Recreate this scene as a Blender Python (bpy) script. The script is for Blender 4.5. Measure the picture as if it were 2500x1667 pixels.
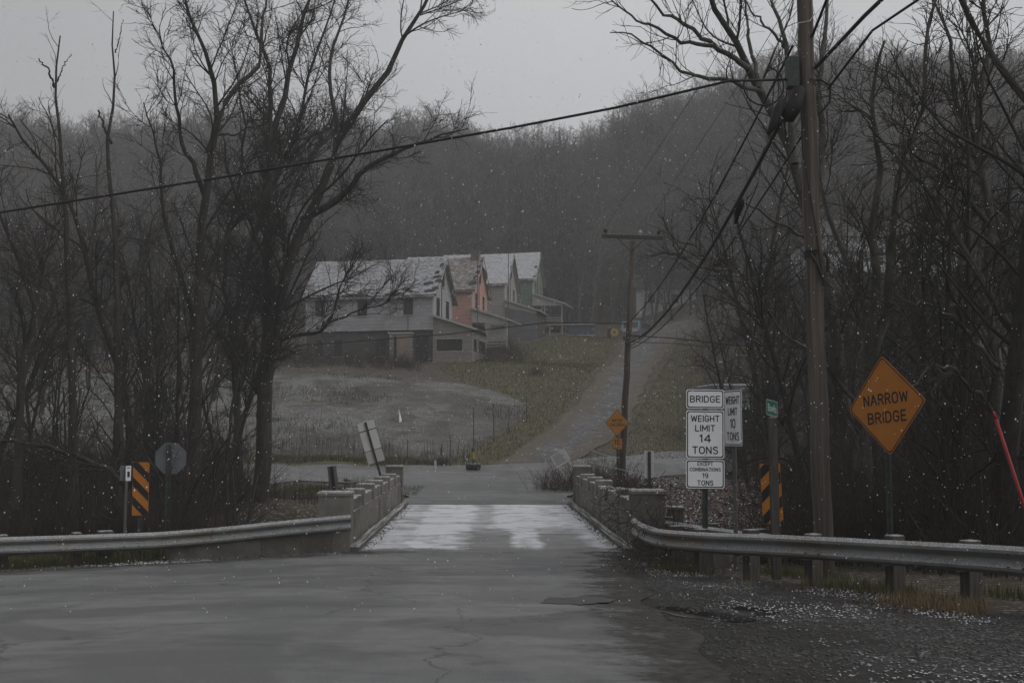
import bpy, bmesh, math, random
import numpy as np
from mathutils import Vector, Matrix
rng = np.random.default_rng(7); random.seed(7)
R = math.radians
sc = bpy.context.scene
for o in list(bpy.data.objects): bpy.data.objects.remove(o)

# ------------------------------------------------------------------ camera, sky, sun, exposure
F, CX, CY, HC = 2777.0, 1250.0, 833.5, 2.33
PITCH = math.atan((1058.0 - CY) / F)
cd = bpy.data.cameras.new('camera'); cam = bpy.data.objects.new('camera', cd)
sc.collection.objects.link(cam); sc.camera = cam
cd.sensor_width = 36; cd.lens = 36 * F / 2500; cd.clip_end = 3000; cd.clip_start = 0.1
cam.location = (0, 0, HC); cam.rotation_euler = (math.pi / 2 + PITCH, 0, 0)

SUN_EL, SUN_AZ = R(40), R(112)
w = bpy.data.worlds.new('World'); sc.world = w; w.use_nodes = True
wn, wl = w.node_tree.nodes, w.node_tree.links; wn.clear()
sky = wn.new('ShaderNodeTexSky'); sky.sky_type = 'NISHITA'; sky.sun_disc = False
sky.sun_elevation = SUN_EL; sky.sun_rotation = SUN_AZ; sky.air_density = 1; sky.dust_density = 6; sky.ozone_density = 1
hs = wn.new('ShaderNodeHueSaturation'); hs.inputs['Saturation'].default_value = 0.0; hs.inputs['Value'].default_value = 1.0
wl.new(sky.outputs[0], hs.inputs['Color'])
# overcast: an even cloud sheet with faint large-scale unevenness hides most of the clear-sky gradient
tc = wn.new('ShaderNodeTexCoord'); nz = wn.new('ShaderNodeTexNoise'); nz.inputs['Scale'].default_value = 1.6; nz.inputs['Detail'].default_value = 3
wl.new(tc.outputs['Generated'], nz.inputs['Vector'])
cr = wn.new('ShaderNodeValToRGB'); cr.color_ramp.elements[0].position = 0.3; cr.color_ramp.elements[1].position = 0.75
cr.color_ramp.elements[0].color = (4.3, 4.4, 4.65, 1); cr.color_ramp.elements[1].color = (5.5, 5.6, 5.8, 1)
wl.new(nz.outputs['Fac'], cr.inputs['Fac'])
mx = wn.new('ShaderNodeMix'); mx.data_type = 'RGBA'; mx.inputs['Factor'].default_value = 0.92
wl.new(hs.outputs[0], mx.inputs['A']); wl.new(cr.outputs[0], mx.inputs['B'])
bg = wn.new('ShaderNodeBackground'); bg.inputs['Strength'].default_value = 0.1
# the sky colour is multiplied gradually darker toward the left (-x) half
sx_ = wn.new('ShaderNodeSeparateXYZ'); wl.new(tc.outputs['Generated'], sx_.inputs[0]); mr_ = wn.new('ShaderNodeMapRange'); mr_.interpolation_type = 'SMOOTHSTEP'
for i_, v_ in ((1, -.5), (2, .1), (3, .74), (4, 1.02)): mr_.inputs[i_].default_value = v_
wl.new(sx_.outputs['X'], mr_.inputs[0]); mg_ = wn.new('ShaderNodeMix'); mg_.data_type = 'RGBA'; mg_.blend_type = 'MULTIPLY'; mg_.inputs['Factor'].default_value = 1
wl.new(mx.outputs['Result'], mg_.inputs['A']); wl.new(mr_.outputs[0], mg_.inputs['B'])
wl.new(mg_.outputs['Result'], bg.inputs['Color'])
wo = wn.new('ShaderNodeOutputWorld'); wl.new(bg.outputs[0], wo.inputs['Surface'])

sl = bpy.data.lights.new('sun', 'SUN'); sl.energy = 0.8; sl.angle = R(50); sl.color = (1, 0.97, 0.93)
so = bpy.data.objects.new('sun', sl); sc.collection.objects.link(so)
sd = Vector((math.sin(SUN_AZ) * math.cos(SUN_EL), math.cos(SUN_AZ) * math.cos(SUN_EL), math.sin(SUN_EL)))
so.rotation_euler = (-sd).to_track_quat('-Z', 'Y').to_euler()
vs = sc.view_settings; vs.view_transform = 'Standard'; vs.look = 'None'; vs.exposure = 0.26; vs.gamma = 1; vs.use_curve_mapping = False
sc.cycles.volume_bounces = 1

# ------------------------------------------------------------------ terrain height and pixel helpers
_ty = np.array([-80, 21, 37.5, 45, 51, 54, 66, 84, 92, 115, 130, 145, 200, 240, 300, 500.])
_tz = np.array([0, 0, 0, .2, .56, .95, 3.7, 7.3, 8.4, 12.3, 13.6, 16.8, 43, 54, 57, 57.])
_gy = np.arange(-80, 500, .5); _gz = np.interp(_gy, _ty, _tz)
_k = np.hanning(11); _k /= _k.sum(); _gz = np.convolve(np.pad(_gz, 5, mode='edge'), _k, mode='valid')
def sst(a, b, x):
    t = np.clip((x - a) / (b - a), 0, 1); return t * t * (3 - 2 * t)
def creek_c(x): return 29.2 + 0.0 * x
def base_h(x, y):
    x = np.asarray(x, float); y = np.asarray(y, float)
    s = np.clip(x * .22, -2.5, 5) * sst(40, 48, y)
    z = np.interp(y - s, _gy, _gz)
    z = z + .045 * np.clip(21 - y, 0, 30) - .022 * np.clip(-x - 3, 0, 8) * sst(24, 18, y)
    z = z + .30 * np.clip(x - 12, 0, 40) * sst(60, 78, y) + .06 * np.clip(x, 0, 90) * sst(120, 180, y)
    z = z + .02 * np.clip(-x - 25, 0, 100) * sst(60, 120, y)
    return z
def h(x, y):
    x = np.asarray(x, float); y = np.asarray(y, float)
    z = base_h(x, y)
    d = np.abs(y - creek_c(x))
    z = z - 2.7 * (1 - sst(2.2, 7.0, d))
    far = sst(55, 130, y)
    z = z + far * (.35 * np.sin(x * .31 + y * .17) + .3 * np.sin(x * .13 - y * .23))
    off = sst(3.4, 6, np.abs(x + .5)) * sst(20, 26, y) * (1 - sst(47, 60, y) * .5)
    z = z + off * .07 * (np.sin(x * 1.7 + y * .9) + np.sin(x * .8 - y * 1.9))
    return z
def ray(px, py):
    a, b = (px - CX) / F, (CY - py) / F; c, s = math.cos(PITCH), math.sin(PITCH)
    return a, c - b * s, s + b * c
def W(px, py, d):
    a, yy, zz = ray(px, py); t = d / yy
    return np.array([a * t, d, HC + zz * t])
def hit(px, py):
    a, yy, zz = ray(px, py); t = np.arange(5, 330, .05)
    x, y, z = a * t, yy * t, HC + zz * t
    u = z < h(x, y); i = int(np.argmax(u)) if u.any() else len(t) - 1
    return np.array([x[i], y[i], float(h(x[i], y[i]))])
def gx(px, d): return (px - CX) / F * d
def on(px, d):
    x = gx(px, d); return np.array([x, d, float(h(x, d))])
def in_poly(x, y, poly):
    ins = np.zeros(x.shape, bool); n = len(poly)
    for i in range(n):
        x1, y1 = poly[i][:2]; x2, y2 = poly[(i + 1) % n][:2]
        c = ((y1 > y) != (y2 > y)) & (x < (x2 - x1) * (y - y1) / (y2 - y1 + 1e-12) + x1)
        ins ^= c
    return ins

# ------------------------------------------------------------------ materials
MATS = {}
def mat(name, c1, c2=None, rough=.85, scale=6., snow=0., bump=0., bscale=30., metal=0., spec=.3, stretch=(1, 1, 1),
        speck=None, detail=6, c3=None, snow_scale=9., wave=None, trans=0.):
    if name in MATS: return MATS[name]
    m = bpy.data.materials.new(name); m.use_nodes = True; n, l = m.node_tree.nodes, m.node_tree.links
    b = n['Principled BSDF']; b.inputs['Roughness'].default_value = rough; b.inputs['Metallic'].default_value = metal
    b.inputs['Specular IOR Level'].default_value = spec
    tcx = n.new('ShaderNodeTexCoord'); mp = n.new('ShaderNodeMapping'); mp.inputs['Scale'].default_value = stretch
    l.new(tcx.outputs['Object'], mp.inputs['Vector'])
    def noise(s, d=detail, src=mp):
        q = n.new('ShaderNodeTexNoise'); q.inputs['Scale'].default_value = s; q.inputs['Detail'].default_value = d; q.inputs['Roughness'].default_value = .62
        l.new(src.outputs[0], q.inputs['Vector']); return q.outputs['Fac']
    def ramp(src, a, bb, ca=(0, 0, 0, 1), cb=(1, 1, 1, 1)):
        q = n.new('ShaderNodeValToRGB'); q.color_ramp.elements[0].position = a; q.color_ramp.elements[1].position = bb
        q.color_ramp.elements[0].color = ca; q.color_ramp.elements[1].color = cb; l.new(src, q.inputs['Fac']); return q.outputs[0]
    def mix(f, a, bb):
        q = n.new('ShaderNodeMix'); q.data_type = 'RGBA'
        if isinstance(f, float): q.inputs['Factor'].default_value = f
        else: l.new(f, q.inputs['Factor'])
        for k, v in (('A', a), ('B', bb)):
            if isinstance(v, tuple): q.inputs[k].default_value = (*v[:3], 1)
            else: l.new(v, q.inputs[k])
        return q.outputs['Result']
    if c2 is None: c2 = tuple(min(1, v * 1.35) for v in c1)
    col = mix(ramp(noise(scale), .32, .68), c1, c2)
    if c3 is not None: col = mix(ramp(noise(scale * .23, 4), .52, .66), col, c3)
    if speck is not None: col = mix(ramp(noise(speck[0], 2), speck[1], speck[1] + .05), col, speck[2])
    hgt = None
    if wave is not None:
        wv = n.new('ShaderNodeTexWave'); wv.wave_type = 'BANDS'; wv.bands_direction = wave[0]; wv.wave_profile = 'SAW'
        wv.inputs['Scale'].default_value = wave[1]; wv.inputs['Distortion'].default_value = wave[2]; wv.inputs['Detail'].default_value = 1
        l.new(tcx.outputs['Object'], wv.inputs['Vector'])
        hgt = wv.outputs['Fac']
        col = mix(ramp(hgt, .0, .16), mix(.45, col, (.01, .01, .01)), col)
    if snow > 0:
        g = n.new('ShaderNodeNewGeometry'); sp = n.new('ShaderNodeSeparateXYZ'); l.new(g.outputs['Normal'], sp.inputs[0])
        up = n.new('ShaderNodeMapRange'); up.inputs[1].default_value = .45; up.inputs[2].default_value = .9; l.new(sp.outputs['Z'], up.inputs[0])
        ns = ramp(noise(snow_scale, 8, tcx), .62 - snow * .32, .68 - snow * .2)
        mu = n.new('ShaderNodeMath'); mu.operation = 'MULTIPLY'; l.new(up.outputs[0], mu.inputs[0]); l.new(ns, mu.inputs[1])
        col = mix(mu.outputs[0], col, (.62, .63, .66))
    l.new(col, b.inputs['Base Color'])
    if bump > 0:
        bp = n.new('ShaderNodeBump'); bp.inputs['Strength'].default_value = min(1, bump); bp.inputs['Distance'].default_value = .03
        l.new(noise(bscale, 5) if hgt is None else hgt, bp.inputs['Height']); l.new(bp.outputs[0], b.inputs['Normal'])
    m.diffuse_color = (*c1, 1); MATS[name] = m; return m

M_bark = mat('bark', (.020, .018, .016), (.055, .050, .044), scale=9, bump=.8, bscale=40, stretch=(1, 1, .25), snow=.10, snow_scale=14)
M_twig = mat('twig', (.020, .018, .016), (.04, .035, .031), scale=2)
M_barkpale = mat('pale_bark', (.03, .029, .024), (.11, .104, .09), scale=5, bump=.7, bscale=26, stretch=(1, 1, .4), snow=.25, snow_scale=10, c3=(.03, .032, .022))
M_twigpale = mat('pale_twig', (.026, .023, .019), (.06, .054, .047), scale=2)
M_far = mat('far_wood', (.045, .0435, .043), (.085, .081, .079), scale=.7)
_n, _l = M_far.node_tree.nodes, M_far.node_tree.links; _oi = _n.new('ShaderNodeObjectInfo'); _b = _n['Principled BSDF']; _src = _b.inputs['Base Color'].links[0].from_socket
_rp = _n.new('ShaderNodeValToRGB'); _rp.color_ramp.interpolation = 'LINEAR'; _rp.color_ramp.elements[0].color = (.40, .39, .385, 1); _rp.color_ramp.elements[1].color = (1.9, 1.82, 1.76, 1)
_l.new(_oi.outputs['Random'], _rp.inputs['Fac']); _mm = _n.new('ShaderNodeMix'); _mm.data_type = 'RGBA'; _mm.blend_type = 'MULTIPLY'; _mm.inputs['Factor'].default_value = 1
_l.new(_src, _mm.inputs['A']); _l.new(_rp.outputs[0], _mm.inputs['B']); _l.new(_mm.outputs['Result'], _b.inputs['Base Color'])
M_brush = mat('brush', (.022, .018, .014), (.055, .043, .033), scale=3)
M_conc = mat('concrete', (.12, .112, .096), (.21, .195, .17), scale=3.2, bump=.5, bscale=60, snow=.62, c3=(.085, .078, .066), snow_scale=5)
M_concdk = mat('dark_concrete', (.07, .065, .055), (.15, .138, .118), scale=2.6, bump=.6, bscale=50, snow=.5, c3=(.045, .042, .036), snow_scale=6)
M_galv = mat('galvanised_steel', (.13, .135, .13), (.21, .21, .20), rough=.5, scale=4, metal=.3, spec=.4, snow=.45, c3=(.15, .13, .10), snow_scale=110, stretch=(1, 1, 1))
M_post = mat('weathered_timber', (.034, .030, .025), (.085, .075, .064), scale=7, stretch=(4, 4, .35), bump=.6, bscale=25, snow=.6, snow_scale=8)
M_pole = mat('utility_pole_timber', (.040, .031, .025), (.15, .13, .112), scale=4, stretch=(3.6, 3.6, .10), bump=1., bscale=9, c3=(.04, .027, .021), detail=10)
M_steelpost = mat('sign_post_steel', (.035, .042, .04), (.07, .078, .075), rough=.6, scale=12, metal=.2)
M_greypost = mat('grey_sign_post', (.11, .11, .105), (.16, .155, .15), rough=.6, scale=12)
M_white = mat('sign_white', (.74, .74, .75), (.84, .84, .85), rough=.45, scale=3)
M_signback = mat('sign_back', (.55, .54, .53), (.64, .63, .62), rough=.5, scale=3)
M_signback2 = mat('sign_back_beige', (.46, .43, .39), (.52, .49, .45), rough=.5, scale=3)
M_backgrey = mat('sign_back_grey', (.10, .105, .115), (.135, .14, .15), rough=.5, scale=4)
M_orange = mat('sign_orange', (.36, .125, .012), (.42, .155, .018), rough=.5, scale=5, speck=(60, .66, (.5, .3, .15)))
M_black = mat('sign_black', (.008, .008, .009), (.014, .014, .015), rough=.6)
M_green = mat('sign_green', (.005, .085, .05), (.008, .11, .07), rough=.5)
M_pale = mat('sign_pale_letter', (.38, .42, .42), (.45, .48, .48), rough=.6)
M_red = mat('red_plastic', (.24, .02, .024), (.30, .03, .034), rough=.5)
M_yellow = mat('yellow_paint', (.30, .20, .03), (.36, .25, .05), rough=.6, speck=(20, .62, (.12, .09, .04)))
M_rubber = mat('rubber', (.012, .012, .012), (.03, .03, .03), snow=.45, snow_scale=14)
M_cable = mat('black_cable', (.008, .008, .008), (.016, .016, .016), rough=.6)
M_dark = mat('dark_opening', (.010, .010, .010), (.022, .02, .019), rough=.4)
M_glass = mat('old_glass', (.015, .016, .018), (.03, .032, .035), rough=.12, spec=.6)

# ------------------------------------------------------------------ mesh helpers
def link(o, parent=None):
    sc.collection.objects.link(o)
    if parent is not None: o.parent = parent
    return o
def tag(o, label=None, cat=None, group=None, kind=None):
    if label: o['label'] = label
    if cat: o['category'] = cat
    if group: o['group'] = group
    if kind: o['kind'] = kind
    return o
def empty(name, loc, rz=0., label=None, cat=None, group=None, rot=None):
    o = bpy.data.objects.new(name, None); o.empty_display_size = .2
    o.location = loc; o.rotation_euler = rot if rot else (0, 0, rz); link(o); return tag(o, label, cat, group)
def raw_mesh(name, V, faces_list, m=None, smooth=False):
    """V (n,3); faces_list: list of int arrays (k,3) or (k,4)"""
    me = bpy.data.meshes.new(name); V = np.asarray(V, np.float32)
    me.vertices.add(len(V)); me.vertices.foreach_set('co', V.ravel())
    fl = [np.asarray(f, np.int32) for f in faces_list if len(f)]
    tot = np.concatenate([np.full(len(f), f.shape[1], np.int32) for f in fl]); idx = np.concatenate([f.ravel() for f in fl])
    me.loops.add(len(idx)); me.loops.foreach_set('vertex_index', idx)
    me.polygons.add(len(tot)); st = np.zeros(len(tot), np.int32); st[1:] = np.cumsum(tot)[:-1]
    me.polygons.foreach_set('loop_start', st)
    if smooth: me.polygons.foreach_set('use_smooth', np.ones(len(tot), bool))
    me.update(calc_edges=True)
    if m: me.materials.append(m)
    return me
def obj(name, me, parent=None, label=None, cat=None, group=None, kind=None):
    return tag(link(bpy.data.objects.new(name, me), parent), label, cat, group, kind)
class MB:
    def __init__(s): s.v = []; s.f = []
    def add(s, vs, fs):
        b = len(s.v); s.v += [tuple(map(float, q)) for q in vs]; s.f += [tuple(b + i for i in f) for f in fs]; return s
    def box(s, x0, x1, y0, y1, z0, z1, bv=0.):
        if bv <= 0:
            vs = [(x, y, z) for z in (z0, z1) for y in (y0, y1) for x in (x0, x1)]
            return s.add(vs, [(0, 2, 3, 1), (4, 5, 7, 6), (0, 1, 5, 4), (2, 6, 7, 3), (0, 4, 6, 2), (1, 3, 7, 5)])
        vs = []
        for z, i in ((z0, 0), (z1 - bv, 0), (z1, bv)):
            vs += [(x0 + i, y0 + i, z), (x1 - i, y0 + i, z), (x1 - i, y1 - i, z), (x0 + i, y1 - i, z)]
        fs = [(3, 2, 1, 0), (8, 9, 10, 11)]
        for r in (0, 4): fs += [(r + i, r + (i + 1) % 4, r + 4 + (i + 1) % 4, r + 4 + i) for i in range(4)]
        return s.add(vs, fs)
    def tube(s, pts, rad, n=8, cap=True):
        pts = [Vector(p) for p in pts]; rad = rad if hasattr(rad, '__len__') else [rad] * len(pts)
        vs = []; k = len(pts)
        for i, p in enumerate(pts):
            t = (pts[min(i + 1, k - 1)] - pts[max(i - 1, 0)]).normalized()
            a = Vector((1, 0, 0)) if abs(t.x) < .8 else Vector((0, 1, 0)); u = t.cross(a).normalized(); v = t.cross(u)
            vs += [p + rad[i] * (math.cos(2 * math.pi * j / n) * u + math.sin(2 * math.pi * j / n) * v) for j in range(n)]
        fs = [(i * n + j, i * n + (j + 1) % n, (i + 1) * n + (j + 1) % n, (i + 1) * n + j) for i in range(k - 1) for j in range(n)]
        if cap: fs += [tuple(range(n))[::-1], tuple((k - 1) * n + j for j in range(n))]
        return s.add(vs, fs)
    def prism(s, poly, axis, a0, a1):
        """poly of 2D points extruded along axis ('x': (y,z), 'y': (x,z), 'z': (x,y))"""
        def mk(p, a): return {'x': (a, p[0], p[1]), 'y': (p[0], a, p[1]), 'z': (p[0], p[1], a)}[axis]
        n = len(poly); vs = [mk(p, a0) for p in poly] + [mk(p, a1) for p in poly]
        fs = [tuple(range(n)), tuple(range(2 * n - 1, n - 1, -1))] + [(i, i + n, (i + 1) % n + n, (i + 1) % n) for i in range(n)]
        return s.add(vs, fs)
    def build(s, name, m, parent=None, smooth=False, **kw):
        me = bpy.data.meshes.new(name); me.from_pydata(s.v, [], s.f); me.validate()
        bm = bmesh.new(); bm.from_mesh(me); bmesh.ops.recalc_face_normals(bm, faces=bm.faces); bm.to_mesh(me); bm.free()
        me.materials.append(m)
        if smooth: me.polygons.foreach_set('use_smooth', [True] * len(me.polygons))
        return obj(name, me, parent, **kw)
def copy_tree(o, parent=None):
    c = o.copy(); sc.collection.objects.link(c); c.parent = parent
    for ch in o.children: copy_tree(ch, c)
    return c

# ------------------------------------------------------------------ ground
def spaced(a, b, n, p): t = np.linspace(0, 1, n); return a + (b - a) * t ** p
xs = np.concatenate([-36 - spaced(0, 330, 50, 1.8)[::-1], np.arange(-35.5, 36, .5), 36 + spaced(0, 330, 50, 1.8)])
ys = np.concatenate([-spaced(.5, 60, 20, 1.5)[::-1], np.arange(0, 6, 1.), np.arange(6, 62, .4), np.arange(62, 140, .8), np.arange(140, 260, 2.5), np.arange(260, 420, 8.)])
GXm, GYm = np.meshgrid(xs, ys); GZ = h(GXm, GYm)
deckm = (np.abs(GXm + .42 + .0245 * (GYm - 22.6)) < 3.5) & (GYm > 22.4) & (GYm < 37.6)
GZ = GZ - deckm * .35
nx, ny = len(xs), len(ys)
ii = (np.arange(ny - 1)[:, None] * nx + np.arange(nx - 1)[None]).ravel()
gm = raw_mesh('ground', np.stack([GXm.ravel(), GYm.ravel(), GZ.ravel()], 1), [np.stack([ii, ii + 1, ii + nx + 1, ii + nx], 1)], smooth=True)
Gx, Gy = GXm.ravel(), GYm.ravel()
P_field = [hit(*p) for p in [(-900, 1150), (600, 1150), (1070, 1135), (1140, 1108), (1220, 1062), (1292, 1010), (1293, 992), (1235, 962), (1130, 935), (1010, 925), (820, 915), (600, 905), (-900, 900)]]
P_grass1 = [hit(*p) for p in [(1040, 1140), (1180, 1142), (1300, 1075), (1380, 1005), (1480, 885), (1510, 835), (1480, 822), (1330, 830), (1200, 850), (1060, 900), (1130, 935), (1235, 962), (1293, 992), (1292, 1010), (1220, 1062), (1140, 1108)]]
P_grass2 = [hit(*p) for p in [(1530, 1125), (1535, 1060), (1560, 1010), (1600, 925), (1655, 835), (1740, 800), (1900, 830), (1900, 1115)]]
P_front = [(-60, -60), (60, -60), (60, 6), (6.4, 10.5), (4.6, 15.2), (2.9, 18.6), (2.7, 22.4), (-3.2, 22.4), (-9, 19.3), (-30, 8)]
def soft(poly, rad):
    acc = np.zeros(len(Gx)); k = 0
    for a in np.linspace(0, 2 * np.pi, 6, endpoint=False):
        acc += in_poly(Gx + rad * np.cos(a), Gy + rad * np.sin(a), poly); k += 1
    return acc / k
zf = soft(P_field, .9); zg = np.maximum(soft(P_grass1, .6), soft(P_grass2, .8)); zs = soft(P_front, .25)
strip = np.exp(-((Gy - 44.0 - np.clip(Gx * .1, -3, 6)) / 1.6) ** 2) * (Gx < -2.5) + np.exp(-((Gy - 52.6 - .12 * Gx) / 1.0) ** 2) * (Gx < -2) * (Gx > -40)
zg = np.clip(np.maximum(zg, strip), 0, 1); zf = zf * (1 - strip)
zl = sst(2.5, 5, Gx) * sst(31, 36, Gy) * (1 - sst(48, 54, Gy))
ca = gm.color_attributes.new('zone', 'FLOAT_COLOR', 'POINT')
ca.data.foreach_set('color', np.stack([zf, zg, zl, zs], 1).astype(np.float32).ravel())
def ground_material():
    m = bpy.data.materials.new('ground'); m.use_nodes = True; n, l = m.node_tree.nodes, m.node_tree.links; b = n['Principled BSDF']
    b.inputs['Roughness'].default_value = .9; b.inputs['Specular IOR Level'].default_value = .2
    at = n.new('ShaderNodeAttribute'); at.attribute_name = 'zone'; sp = n.new('ShaderNodeSeparateColor'); l.new(at.outputs['Color'], sp.inputs[0])
    tcx = n.new('ShaderNodeTexCoord')
    def noise(s, d=8, r=.65):
        q = n.new('ShaderNodeTexNoise'); q.inputs['Scale'].default_value = s; q.inputs['Detail'].default_value = d; q.inputs['Roughness'].default_value = r
        l.new(tcx.outputs['Object'], q.inputs['Vector']); return q.outputs['Fac']
    def ramp(src, a, bb, ca=(0, 0, 0), cb=(1, 1, 1)):
        q = n.new('ShaderNodeValToRGB'); q.color_ramp.elements[0].position = a; q.color_ramp.elements[1].position = bb
        q.color_ramp.elements[0].color = (*ca, 1); q.color_ramp.elements[1].color = (*cb, 1); l.new(src, q.inputs['Fac']); return q.outputs[0]
    def mix(f, a, bb):
        q = n.new('ShaderNodeMix'); q.data_type = 'RGBA'
        if isinstance(f, float): q.inputs['Factor'].default_value = f
        else: l.new(f, q.inputs['Factor'])
        for k, v in (('A', a), ('B', bb)):
            if isinstance(v, tuple): q.inputs[k].default_value = (*v[:3], 1)
            else: l.new(v, q.inputs[k])
        return q.outputs['Result']
    def math_(op, a, bb):
        q = n.new('ShaderNodeMath'); q.operation = op; q.use_clamp = True
        for i, v in enumerate((a, bb)):
            if isinstance(v, float): q.inputs[i].default_value = v
            else: l.new(v, q.inputs[i])
        return q.outputs[0]
    def mth2(v): return math_('MULTIPLY', v, .75)
    nA, nB, nC, nD = noise(.35), noise(2.2), noise(9., 6), noise(28., 4)
    brk = math_('SUBTRACT', math_('MULTIPLY', nB, 1.0), .5)
    def zone(sock):   # edge broken up by noise
        q = n.new('ShaderNodeMath'); q.operation = 'MULTIPLY_ADD'; l.new(nB, q.inputs[0]); q.inputs[1].default_value = 1.9; q.inputs[2].default_value = -.95
        a = n.new('ShaderNodeMath'); a.operation = 'ADD'; l.new(sock, a.inputs[0]); l.new(q.outputs[0], a.inputs[1])
        return ramp(a.outputs[0], .34, .66)
    base = mix(ramp(nB, .35, .65), (.045, .036, .026), (.085, .07, .05))
    base = mix(ramp(nC, .55, .66), base, (.30, .30, .31))
    field = mix(ramp(nB, .35, .65), (.075, .07, .062), (.115, .11, .10))
    field = mix(ramp(noise(14., 7), .46, .62), field, (.31, .313, .32))
    field = mix(ramp(nA, .50, .62), field, mix(ramp(nC, .4, .62), (.05, .045, .035), (.12, .115, .10)))
    field = mix(ramp(noise(.8, 4), .56, .68), field, mix(ramp(nC, .5, .7), (.055, .06, .034), (.16, .16, .145)))
    grass = mix(ramp(nB, .35, .65), (.062, .064, .030), (.105, .096, .050))
    grass = mix(ramp(nA, .46, .60), grass, (.105, .082, .056))
    grass = mix(ramp(nC, .56, .68), grass, (.27, .27, .25))
    litter = mix(ramp(nC, .35, .65), (.04, .023, .018), (.085, .06, .046))
    litter = mix(ramp(noise(14., 5), .53, .62), litter, (.40, .38, .38))
    grav = mix(ramp(nB, .35, .65), (.024, .022, .020), (.052, .049, .045)); grav = mix(ramp(nD, .4, .6), mix(.35, grav, (.01, .01, .01)), grav)
    grav = mix(ramp(noise(60., 3), .60, .66), grav, (.15, .148, .145))
    grav = mix(math_('MULTIPLY', ramp(nA, .47, .60), ramp(noise(22., 6), .54, .62)), grav, (.24, .24, .25))
    field = mix(mth2(ramp(noise(.18, 3), .46, .6)), field, mix(ramp(nC, .45, .65), (.05, .046, .036), (.13, .125, .115))); col = mix(zone(sp.outputs[0]), base, field); col = mix(zone(sp.outputs[1]), col, grass); col = mix(zone(sp.outputs[2]), col, litter)
    at2 = n.new('ShaderNodeAttribute'); at2.attribute_name = 'zone'
    col = mix(zone(at2.outputs['Alpha']), col, grav)
    l.new(col, b.inputs['Base Color'])
    bp = n.new('ShaderNodeBump'); bp.inputs['Strength'].default_value = .8; bp.inputs['Distance'].default_value = .05; l.new(mix(.5, nC, nD), bp.inputs['Height']); l.new(bp.outputs[0], b.inputs['Normal'])
    return m
gm.materials.append(ground_material())
obj('ground', gm, kind='structure')

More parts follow.
